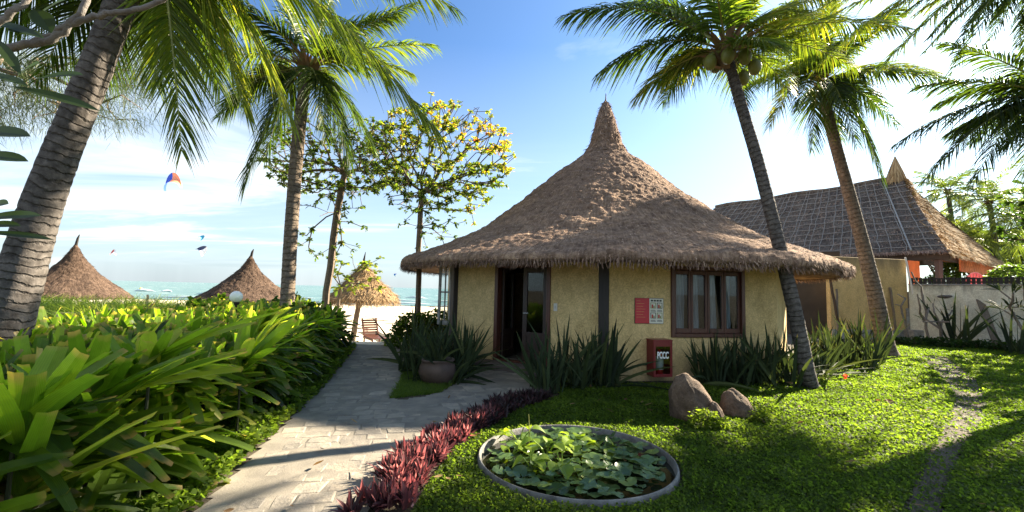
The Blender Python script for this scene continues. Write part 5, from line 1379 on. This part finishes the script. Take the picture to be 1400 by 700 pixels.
for (px, py, Y, r_, lab) in ((1390, 372, 19.5, 1.0, 'bright leafy bush behind the railing at the right edge'), (1310, 372, 24, 1.2, 'sunlit bush seen under the pavilion eave'), (1350, 385, 24, 1.1, 'green bush behind the pink chair'), (1290, 385, 27, 1.2, 'dark bush seen past the red pavilion post')):
    q = P(px, py, Y); leaf_bush('garden_bush', lab, (q.x, q.y, q.z - .4), (r_, r_, r_ * .9), 260, .2, M['green_leaf'], .7)
for (px, py, Y, r_, rz, lab) in ((1300, 330, 38, 3.2, 3.4, 'tall dense greenery far behind the pavilion roof edge'), (1365, 345, 36, 3.2, 3.4, 'tall dense greenery far behind the cream wall'), (1430, 350, 32, 3, 3.2, 'tall dense greenery beyond the right edge of the cream wall')):
    q = P(px, py, Y); leaf_bush('tall_shrub', lab, (q.x, q.y, q.z - 1), (r_, 2.4, rz), 900, .42, M['far_leaf'], .4, .35, stem=.1)

# ------------------------------------------------------------------ ground cover, grass
def cover(name, poly, dens, label, mat, L=.042, h=.07, d0=3.4, power=1.25, keepout=None, tint=.5, wd=.75, dark=None):
    P_ = np.array(poly); x0, y0 = P_.min(0); x1, y1 = P_.max(0); n_ = int((x1 - x0) * (y1 - y0) * dens)
    q = np.stack([rng.uniform(x0, x1, n_), rng.uniform(y0, y1, n_)], 1); q = q[in_poly(q, poly)]
    d = np.hypot(q[:, 0], q[:, 1]); pk = np.minimum(1, (d0 / np.maximum(d, .5)) ** power); k = rng.random(len(q)) < pk; q, pk = q[k], pk[k]
    if keepout is not None: m = keepout(q); q, pk = q[~m], pk[~m]
    nz = noise_arr(np.c_[q, 0 * q[:, 0]], 2.3); nz2 = noise_arr(np.c_[q, 0 * q[:, 0]], .8)
    hh = h * (.55 + .55 * nz + .35 * nz2)
    hh = np.where(np.hypot(q[:, 0] - .6, q[:, 1] - 4.2) < 1.15, np.maximum(hh, .075), hh)
    z = ground_h(q[:, 0], q[:, 1]) + np.maximum(.01, hh) * rng.uniform(.35, 1, len(q))
    sc_ = pk ** -.35; az = rng.uniform(0, 6.28, len(q)); e = rng.normal(.55, .42, len(q))
    dd = np.stack([np.cos(az) * np.cos(e), np.sin(az) * np.cos(e), np.sin(e)], 1); s = nrm(np.cross(dd, np.array([0, 0, 1.]) + rng.normal(0, .4, dd.shape)))
    l_ = L * sc_ * rng.uniform(.6, 1.3, len(q)); mb = MB()
    blades(mb, np.c_[q, z], dd, s, l_, l_ * wd, np.stack([0 * l_, 0 * l_, -.25 * l_], 1), 2, (.2, 1, .15), np.clip(tint + .16 * nz + .18 * nz2 + rng.normal(0, .10, len(q)), 0, 1), 0)
    return tag(mb.build(name, mat), label, 'ground cover', kind='stuff')
_a, _b, _l, _r = G(790, 579, .09), G(790, 689, .09), G(659, 628, .09), G(921, 640, .09)
PC = (_a + _b) / 2; PC.z = 0; PR = ((_a - _b).length + (_l - _r).length) / 4; PC.x = (PC.x + (_l.x + _r.x) / 2) / 2
print('BASIN', PC, PR)
def not_lawn(q):
    m = np.hypot(q[:, 0] - PC.x, q[:, 1] - PC.y) < PR + .03
    m |= in_poly(q, TRAIL) & (rng.random(len(q)) > .13)
    m |= in_poly(q, PATH); m |= np.hypot(q[:, 0] - HC.x, q[:, 1] - HC.y) < HR + .12
    return m
BORDER = [tuple(G(*q_).xy) for q_ in ((745, 546), (700, 556), (655, 578), (612, 604), (575, 635), (545, 668), (520, 705))]
LAWN = [(-.35, 1.7)] + [tuple(Vector(b) + Vector((.22, 0))) for b in BORDER[::-1]] + [(.9, 8.1), (1.7, 8.0), (5.2, 8.6), (6.3, 9.5), (9.4, 13.0), (12.5, 15.8), (15.8, 16.8), (17.2, 15), (19, 9), (12, 3), (6, 1.2), (2, 1.2)]
cover('creeping_ground_cover', LAWN, 12500, 'low creeping green ground cover over the front garden', M['cover'], keepout=not_lawn, tint=.46, L=.027, wd=.66, h=.085)
EDGE = [tuple(G(*q_).xy) for q_ in ((255, 710), (345, 628), (432, 541), (468, 499), (486, 476))]
BED = [(-2.15, 1.4)] + [(b[0] + .02, b[1]) for b in EDGE] + [(b[0] - .75, b[1]) for b in EDGE[::-1]] + [(-2.8, 1.4)]
cover('border_ground_cover', BED, 5200, 'leafy low border between the hedge foot and the path', M['cover'], L=.05, h=.26, tint=.45, d0=4)
ISL = [tuple(G(*q_).xy) for q_ in ((533, 546), (600, 538), (650, 508), (640, 492), (560, 490), (548, 500), (548, 520))]
def grass(name, poly, n_, hgt, label, tint=.5, zf=None, w=.012, lean=.3):
    P_ = np.array(poly); x0, y0 = P_.min(0); x1, y1 = P_.max(0)
    q = np.stack([rng.uniform(x0, x1, n_), rng.uniform(y0, y1, n_)], 1); q = q[in_poly(q, poly)]; m = len(q)
    nz = noise_arr(np.c_[q, 0 * q[:, 0]], .9)
    d = nrm(np.stack([rng.normal(0, lean, m), rng.normal(0, lean, m), np.ones(m)], 1)); l_ = hgt * rng.uniform(.5, 1.2, m) * (1 + .5 * nz); mb = MB()
    blades(mb, np.c_[q, ground_h(q[:, 0], q[:, 1]) - .01], d, nrm(np.cross(d, rng.normal(0, 1, (m, 3)))), l_, w * rng.uniform(.7, 1.3, m), d * np.array([1, 1, 0]) * (l_ * .9)[:, None] + np.array([0, 0, -1]) * (l_ * .18)[:, None], 3, (1, .9, .6, .1), np.clip(tint + .2 * nz + rng.normal(0, .16, m), 0, 1))
    return tag(mb.build(name, M['grass']), label, 'grass', kind='stuff')
grass('lawn_island', ISL, 26000, .09, 'small dark patch of grass beside the clay pot', .1, w=.009)
grass('beach_grass', [(-5.4, 6.4), (-6.4, 11.5), (-5.9, 13.6), (-9, 14.4), (-20, 14), (-20, 7), (-9, 5.6)], 60000, .56, 'bright tall grass on the bank behind the hedge', .55, w=.017, lean=.35)

# ------------------------------------------------------------------ lily basin
bs = thing('lily_basin', 'round sunken concrete basin full of lily pads in the front lawn', 'basin', PC)
mb = MB(); prof = [(PR, -.1), (PR + .005, .055), (PR - .004, .088), (PR - .010, .092), (PR - .019, .087), (PR - .024, .06), (PR - .05, -.08)]
lathe(mb, prof, PC, 96); me_o = mb.build('rim', simple('worn_concrete_rim', (.15, .145, .135), .8, .7, 6, 1., 45), bs, smooth=True)
mb = MB(); lathe(mb, [(.001, .018), (PR - .028, .018)], PC, 64); mb.build('water', M['pond'], bs, smooth=True)
def pad_mesh(seed, r_=.07, cup=.25):
    n_ = 22; V = [(0, 0, .0)]; Fc = []
    for ring in (.55, 1.):
        for k in range(n_ + 1):
            a_ = .16 + (2 * math.pi - .32) * k / n_; rr = r_ * ring * (1 + .06 * math.sin(3 * a_ + seed) + .03 * math.sin(7 * a_)); V.append((rr * math.cos(a_), rr * math.sin(a_), r_ * cup * ring ** 2 * (.5 + .5 * math.sin(a_ * 2 + seed)) + .05 * r_ * math.sin(5 * a_ + seed) * ring))
    for k in range(n_): Fc.append([0, 1 + k, 2 + k, 2 + k])
    T = [f[:3] for f in Fc]; Q = [[1 + k, n_ + 2 + k, n_ + 3 + k, 2 + k] for k in range(n_)]
    mb = MB(); tn = .25 + .5 * ((seed * .37) % 1); mb.add(V, T, 0, tn); mb.f.append(np.array(Q)); mb.mi.append(np.zeros(len(Q), int)); mb.v.append(np.zeros((0, 3))); mb.t.append(np.zeros(0)); mb.uv.append(np.zeros((0, 2)))
    return mb.mesh('lily_pad', M['pad'], True)
pads = [pad_mesh(s_, .075, c_) for s_, c_ in ((1, .08), (2, .15), (3, .3), (4, .45), (5, .2), (6, .1))]
placed = []
tries = 0
while len(placed) < 240 and tries < 16000:
    tries += 1; a_ = rng.uniform(0, 6.28); r_ = (PR - .13) * math.sqrt(rng.random()); x_, y_ = PC.x + r_ * math.cos(a_), PC.y + r_ * math.sin(a_); sc_ = rng.uniform(.45, 1.2)
    left = (x_ - PC.x) < -.38 and (y_ - PC.y) > -.1
    if left and rng.random() < .75: continue
    if any((x_ - p[0]) ** 2 + (y_ - p[1]) ** 2 < (.036 * (sc_ + p[2])) ** 2 for p in placed): continue
    placed.append((x_, y_, sc_))
for i, (x_, y_, sc_) in enumerate(placed):
    o = bpy.data.objects.new('lily_pad', pads[i % 6]); COL.objects.link(o); hz = .018 + .075 * rng.random() ** 1.6
    o.location = (x_, y_, hz + .02); o.rotation_euler = (rng.normal(0, .15), rng.normal(0, .15), rng.uniform(0, 6.28)); o.scale = (sc_,) * 3
    tag(o, 'green lily pad with notched round leaf floating in the concrete basin', 'lily pad', 'lily pads in the basin')
def pond_plant(x_, y_, n_, h_, lab, curl=.4):
    t_ = MB(); c = Vector((x_, y_, .012)); az = rng.uniform(0, 6.28, n_)
    for k in range(n_):
        top = c + Vector((math.cos(az[k]) * h_ * .7 * rng.uniform(.5, 1), math.sin(az[k]) * h_ * .7 * rng.uniform(.5, 1), h_ * rng.uniform(.5, 1)))
        tube(t_, [c, (c + top) / 2 + Vector((0, 0, h_ * .15)), top], .006, 5, 0, .6)
        d = nrm(np.array([math.cos(az[k]), math.sin(az[k]), rng.uniform(-.3, .8)])); l_ = rng.uniform(.10, .16)
        blades(t_, [tuple(top)], d, np.cross(d, [0, 0, 1]) + rng.normal(0, .2, 3), l_, l_ * .9, np.array([0, 0, -curl * l_]), 6, (.25, .8, 1, 1, .85, .55, .05), np.clip(rng.normal(.62, .2), 0, 1), 0, .35)
    tag(t_.build('water_plant', M['hyacinth'], loc=tuple(c)), lab, 'water plant', 'fresh green plants in the basin')
for dx_, dy_, n_, h_, lab in ((-.52, .36, 6, .20, 'yellow green water plant with a thin spike at the back left of the basin'), (-.60, .02, 5, .15, 'bright green water plant at the left side of the basin'), (-.26, .05, 8, .20, 'tallest light green water plant left of the basin centre'), (-.16, -.28, 7, .17, 'light green water plant near the front of the basin'), (-.42, -.26, 6, .15, 'light green water plant at the front left of the basin'), (.02, .30, 5, .14, 'small light green water plant behind the basin centre'), (.30, .22, 5, .13, 'small light green water plant right of the basin centre')):
    pond_plant(PC.x + dx_, PC.y + dy_, n_, h_, lab)
mb = MB(); s_ = Vector((PC.x - .42, PC.y + .33, .015)); tube(mb, [s_, s_ + Vector((.0, 0, .18)), s_ + Vector((-.01, 0, .34))], [.008, .006, .003], 5); tag(mb.build('flower_spike', M['frond_stem'], loc=tuple(s_)), 'thin upright green flower spike at the back left of the basin', 'flower spike')

# ------------------------------------------------------------------ boulders
def boulder(label, px, py, wpx, hpx, seed, skew=(0, 0), name='boulder', depth=.8):
    g_ = G(px, py); k = g_.y / 600; w_, h_ = wpx * k / 2, hpx * k; g_.y += w_ * depth * .5; n_, m = 56, 40; V = []
    for j in range(m + 1):
        ph = math.pi * j / m
        for i in range(n_):
            th = 2 * math.pi * i / n_; v = Vector((math.sin(ph) * math.cos(th), math.sin(ph) * math.sin(th), math.cos(ph)))
            d_ = 1 + .13 * noise.noise(v * 1.5 + Vector((seed, 0, 0))) + .09 * noise.noise(v * 3.5 + Vector((0, seed, 0))) + .05 * noise.noise(v * 7 + Vector((0, seed, 3))) + .025 * noise.noise(v * 17 + Vector((0, seed, 3)))
            # flat facet on the right shoulder
            z_ = v.z; tp = 1 - .20 * max(0, z_) ** 1.6
            V.append((g_.x + v.x * w_ * d_ * tp * 1.06 + skew[0] * w_ * max(0, z_), g_.y + v.y * w_ * depth * d_ * tp + skew[1] * w_ * max(0, z_), h_ * .30 + z_ * h_ * .70 * (1 + .12 * noise.noise(v * 2 + Vector((seed, seed, 0))))))
    Fc = [[j * n_ + i, (j + 1) * n_ + i, (j + 1) * n_ + (i + 1) % n_, j * n_ + (i + 1) % n_] for j in range(m) for i in range(n_)]
    mb = MB(); mb.add(V, Fc); tag(mb.build(name, M['rock'], smooth=True, loc=(g_.x, g_.y, 0)), label, 'rock', 'rocks in the ground cover')
boulder('tallest upright brown boulder in the ground cover', 950, 577, 54, 62, 1.3, (-.34, .1))
boulder('smaller brown boulder to the right of the tall one', 1012, 574, 40, 38, 4.1, (-.34, .1))
boulder('low dark stone wedged between the two boulders', 979, 582, 22, 30, 7.7, (0, .1))

for px, py, r_, n_, lab in ((963, 588, .17, 150, 'bright leafy tuft growing against the front of the tall boulder'), (982, 590, .11, 70, 'small leafy tuft in front of the gap between the two boulders'), (1040, 580, .12, 80, 'small leafy tuft at the right foot of the smaller boulder')):
    q = G(px, py); leaf_bush('leafy_tuft', lab, (q.x, q.y, .05), (r_, r_ * .8, r_ * 1.3), n_, .05, M['cover'], .72, group='leafy tufts at the boulders', stem=.006)
# ------------------------------------------------------------------ planting round the hut
def sword_mesh(seed, n_, h_, spread, w=.062, droop=.15):
    r_ = np.random.default_rng(seed); az = r_.uniform(0, 6.28, n_); e = R(1) * (90 - np.abs(r_.normal(0, spread, n_))); d = np.stack([np.cos(az) * np.cos(e), np.sin(az) * np.cos(e), np.sin(e)], 1)
    l_ = h_ * r_.uniform(.55, 1.15, n_); b = np.stack([r_.normal(0, .10, n_), r_.normal(0, .10, n_), 0 * az], 1)
    s = nrm(np.cross(d, r_.normal(0, 1, (n_, 3)))); mb = MB()
    be = np.stack([d[:, 0] * l_ * droop * 2, d[:, 1] * l_ * droop * 2, -droop * l_ * (1.1 - d[:, 2]) * 2.2], 1)
    blades(mb, b, d, s, l_, w * r_.uniform(.7, 1.25, n_), be, 7, (.55, .8, .95, 1, .92, .75, .45, .02), np.clip(r_.normal(.45, .2, n_), 0, 1), 0, .35)
    return mb.mesh('sword_plant', M['sword'])
SW = [sword_mesh(11, 20, .98, 22), sword_mesh(12, 24, .86, 34, droop=.25), sword_mesh(13, 17, 1.10, 18), sword_mesh(14, 26, .78, 42, .055, .3)]
def sword(px, py, m, sc_, lab, rz, group='sword leaved plants along the hut wall', z=0, Y=None):
    q = G(px, py) if Y is None else P(px, py, Y); o = bpy.data.objects.new('sword_plant', SW[m]); COL.objects.link(o); o.location = (q.x, q.y, z if Y is None else q.z); o.rotation_euler = (0, 0, rz); o.scale = (sc_,) * 3
    tag(o, lab, 'plant', group)
front = [(742, 531), (762, 524), (775, 533), (790, 521), (803, 531), (818, 520), (826, 533), (838, 522), (752, 540), (832, 530), (812, 528), (800, 525)]
for i, (px, py) in enumerate(front): sword(px, py, i % 4, rng.uniform(.85, 1.12), 'dark green sword leaved plant in the row under the switch and the notice', rng.uniform(0, 6.28), 'sword leaved plants between door and window')
right = [(962, 514), (980, 518), (1000, 512), (1016, 518), (1032, 512), (1050, 517), (1068, 511), (1082, 517), (1128, 512), (1143, 505), (1120, 520), (990, 508), (1040, 505), (972, 508), (1008, 506), (1024, 508), (1058, 506), (1074, 506), (1098, 512)]
for i, (px, py) in enumerate(right): sword(px, py + 12 if px < 1090 else py, (i + 1) % 4, rng.uniform(.8, 1.1), 'dark green sword leaved plant in the row below the curtained window', rng.uniform(0, 6.28), 'sword leaved plants below the window')
for i, (px, py) in enumerate(((1160, 503), (1140, 492), (1175, 496), (1190, 506), (1120, 490), (1152, 482), (1200, 498))): sword(px, py, (i * 3) % 4, rng.uniform(.9, 1.25), 'dark sword leaved plant in the shady corner between the hut and the yellow wall', rng.uniform(0, 6.28), 'sword leaved plants in the shady corner')
for i, (px, py) in enumerate(((560, 508), (573, 500), (585, 496), (618, 500), (632, 505), (642, 500), (622, 512), (566, 494), (608, 492), (574, 522), (618, 524), (630, 516))): sword(px, py, (i * 3 + 1) % 4, rng.uniform(.85, 1.2), 'dark sword leaved plant around the clay pot left of the door', rng.uniform(0, 6.28), 'sword leaved plants round the clay pot')
gp = G(597, 524); pot = thing('clay_pot', 'squat brown clay pot holding a sword leaved plant left of the door', 'pot', gp)
mb = MB(); lathe(mb, [(.001, .0), (.20, .0), (.27, .08), (.315, .20), (.30, .31), (.255, .36), (.285, .385), (.285, .41), (.25, .41), (.23, .36)], gp, 32); mb.build('pot_body', M['clay'], pot, smooth=True)
mb = MB(); lathe(mb, [(.001, .36), (.235, .355)], gp, 20); mb.build('potting_soil', M['soil'], pot)
o = bpy.data.objects.new('sword_plant', SW[1]); COL.objects.link(o); o.location = (gp.x, gp.y, .35); o.scale = (.85,) * 3; tag(o, 'dark sword leaved plant growing out of the clay pot', 'plant')
# purple rosettes along the path: sunlight tinted pink into the front, shade into the rest
def purple_mesh(seed, n_=20, tm=.38):
    r_ = np.random.default_rng(seed); az = r_.uniform(0, 6.28, n_); e = R(1) * r_.uniform(35, 88, n_); d = np.stack([np.cos(az) * np.cos(e), np.sin(az) * np.cos(e), np.sin(e)], 1); l_ = r_.uniform(.11, .21, n_)
    s = nrm(np.cross(d, np.array([0, 0, 1.]) + r_.normal(0, .3, (n_, 3)))); mb = MB()
    blades(mb, np.c_[r_.normal(0, .02, (n_, 2)), np.full(n_, .03)], d, s, l_, r_.uniform(.034, .050, n_), np.stack([d[:, 0] * .03, d[:, 1] * .03, -.04 * (1 - d[:, 2])], 1), 4, (.7, 1, .9, .6, .03), np.clip(r_.normal(tm, .22, n_), 0, 1), 0, .4)
    return mb.mesh('purple_rosette', M['purple'])
PM = [purple_mesh(s_, tm=m_) for s_, m_ in ((21, .28), (22, .36), (23, .3), (24, .4), (25, .58), (26, .72), (27, .52), (28, .78))]
bl = np.array(BORDER); seg = np.concatenate([[0], np.cumsum(np.linalg.norm(np.diff(bl, axis=0), axis=1))])
for i in range(230):
    f_ = rng.random() * seg[-1]; c_ = np.array([np.interp(f_, seg, bl[:, 0]), np.interp(f_, seg, bl[:, 1])]); fr = f_ / seg[-1]
    wd_ = .20; c_ = c_ + rng.uniform(-wd_, wd_, 2) * np.array([1, .5])
    o = bpy.data.objects.new('purple_rosette', PM[i % 4 + (4 if fr + .12 * math.sin(i * 2.3) > .42 else 0)]); COL.objects.link(o); o.location = (c_[0], c_[1], 0); o.rotation_euler = (rng.normal(0, .15), rng.normal(0, .15), rng.uniform(0, 6.28)); o.scale = (rng.uniform(.65, 1.0),) * 3
    pk = fr + .12 * math.sin(i * 2.3) > .42
    tag(o, 'purple rosette plant, tinted pink as sunlit, in the front part of the path border' if pk else 'purple rosette plant, tinted darker as shaded, in the path border towards the hut door', 'plant', 'rosette plants tinted pink as sunlit at the front of the border' if pk else 'purple rosette plants tinted darker as shaded near the hut')
# bare frangipanis by the cream wall
def bare_shrub(label, px, py, Y, tips_px, r_, leaves=0):
    b_ = P(px, py, Y); tr = [foot(b_), Vector((b_.x, b_.y, gh(b_.x, b_.y) + .25))]
    tr[1] = tr[0] + (P(tips_px[0][0], tips_px[0][1], Y) - tr[0]) * .25
    t_ = thing('bare_shrub', label, 'shrub', tr[0]); tg = [P(a_, b2, Y + rng.normal(0, .2)) for a_, b2 in tips_px]
    nodes, par, cnt, tips = space_tree(tr, tg, .3, .15, -.06); tree_mesh(nodes, par, cnt, r_ * .55, r_, 2, .4).build('trunk', M['twig_bark'], t_, smooth=True)
    if leaves:
        mb = MB(); leaf_rosettes(mb, [tuple(nodes[q]) for q in tips], [tuple((nodes[q] - nodes[par[q]]).normalized()) for q in tips], leaves, .5, .12, lambda B: np.clip(rng.normal(.3, .15, len(B)), 0, 1), spread=.6, up=.5); mb.build('leaves', M['sword'], t_)
bare_shrub('bare forked shrub climbing past the left end of the cream wall', 1272, 462, 16.6, [(1246, 372), (1254, 402), (1260, 398), (1258, 420), (1266, 440)], .045)
bare_shrub('leafless twiggy shrub in front of the yellow wall end', 1244, 462, 17.0, [(1227, 402), (1238, 408), (1232, 418), (1224, 416)], .035)
bare_shrub('crooked branching shrub with few leaves before the cream wall', 1290, 467, 16.0, [(1276, 415), (1265, 436), (1262, 440), (1302, 424), (1298, 440), (1270, 422), (1284, 440)], .05, 2)
bare_shrub('shrub with long dark leaves at the right edge before the cream wall', 1405, 462, 14.0, [(1368, 398), (1385, 400), (1392, 420), (1400, 395), (1380, 420), (1372, 424), (1410, 430), (1402, 440)], .045, 7)
for (px, py, Y, sc_, lab) in ((1308, 462, 15.7, 1.9, 'tall pale sword leaved plant before the cream wall'), (1385, 452, 13.6, 1.5, 'sword leaved plant low at the right edge before the cream wall')):
    q = P(px, py, Y); o = bpy.data.objects.new('sword_plant', SW[2]); COL.objects.link(o); o.location = (q.x, q.y, 0); o.scale = (sc_ * .9,) * 3; tag(o, lab, 'plant')
for i in range(16):
    q = P(1225 + i * 12.5, 470, 15.8 - i * .10); leaf_bush('low_shrub', ['low dark leafy plant in the row at the foot of the yellow wall', 'low dark leafy plant in the row at the foot of the cream wall'][i > 1], (q.x, q.y, .08), (.36, .3, .30), 60, .09, M['green_leaf'], .2, group='low plants along the garden walls', stem=.015)
# litter: red flower and dry leaf on the lawn
q = G(1156, 523); mb = MB(); leaf_rosettes(mb, [(q.x, q.y, .10)] * 2, [(0, 0, 1)] * 2, 5, .06, .7, lambda B: np.full(len(B), 1.0)); tag(mb.build('red_flower', M['almond'], loc=(q.x, q.y, .08)), 'small red flower lying on the sunlit ground cover near the leaning palm', 'flower')
q = G(1208, 556); mb = MB(); leaf_rosettes(mb, [(q.x, q.y, .11)], [(1, 0, 0)], 3, .16, .4, lambda B: np.full(len(B), .1)); tag(mb.build('dry_leaf', M['dry_leaf'], loc=(q.x, q.y, .1)), 'curled dry brown leaf on the sunlit ground cover', 'leaf')

mb = MB(); q = np.stack([rng.uniform(-2.2, 9, 400), rng.uniform(2.6, 9, 400)], 1); q = q[(np.hypot(q[:, 0] - HC.x, q[:, 1] - HC.y) > HR + .4) & (np.hypot(q[:, 0] - PC.x, q[:, 1] - PC.y) > PR + .1) & (q[:, 0] > -.30 * q[:, 1] - 1.0)][:70]
on_path = in_poly(q, PATH); m = len(q); az = rng.uniform(0, 6.28, m); d = np.stack([np.cos(az), np.sin(az), rng.normal(.1, .15, m)], 1); l_ = rng.uniform(.05, .12, m)
blades(mb, np.c_[q, np.where(on_path, .035, .095)], d, nrm(np.cross(d, np.array([0, 0, 1.]) + rng.normal(0, .3, (m, 3)))), l_, l_ * .45, np.stack([0 * l_, 0 * l_, .2 * l_], 1), 4, (.1, .7, 1, .7, .05), rng.random(m), 0, .3)
tag(mb.build('fallen_leaves', M['dry_leaf']), 'small dry leaves scattered over the lawn and the path', 'leaf litter', kind='stuff')
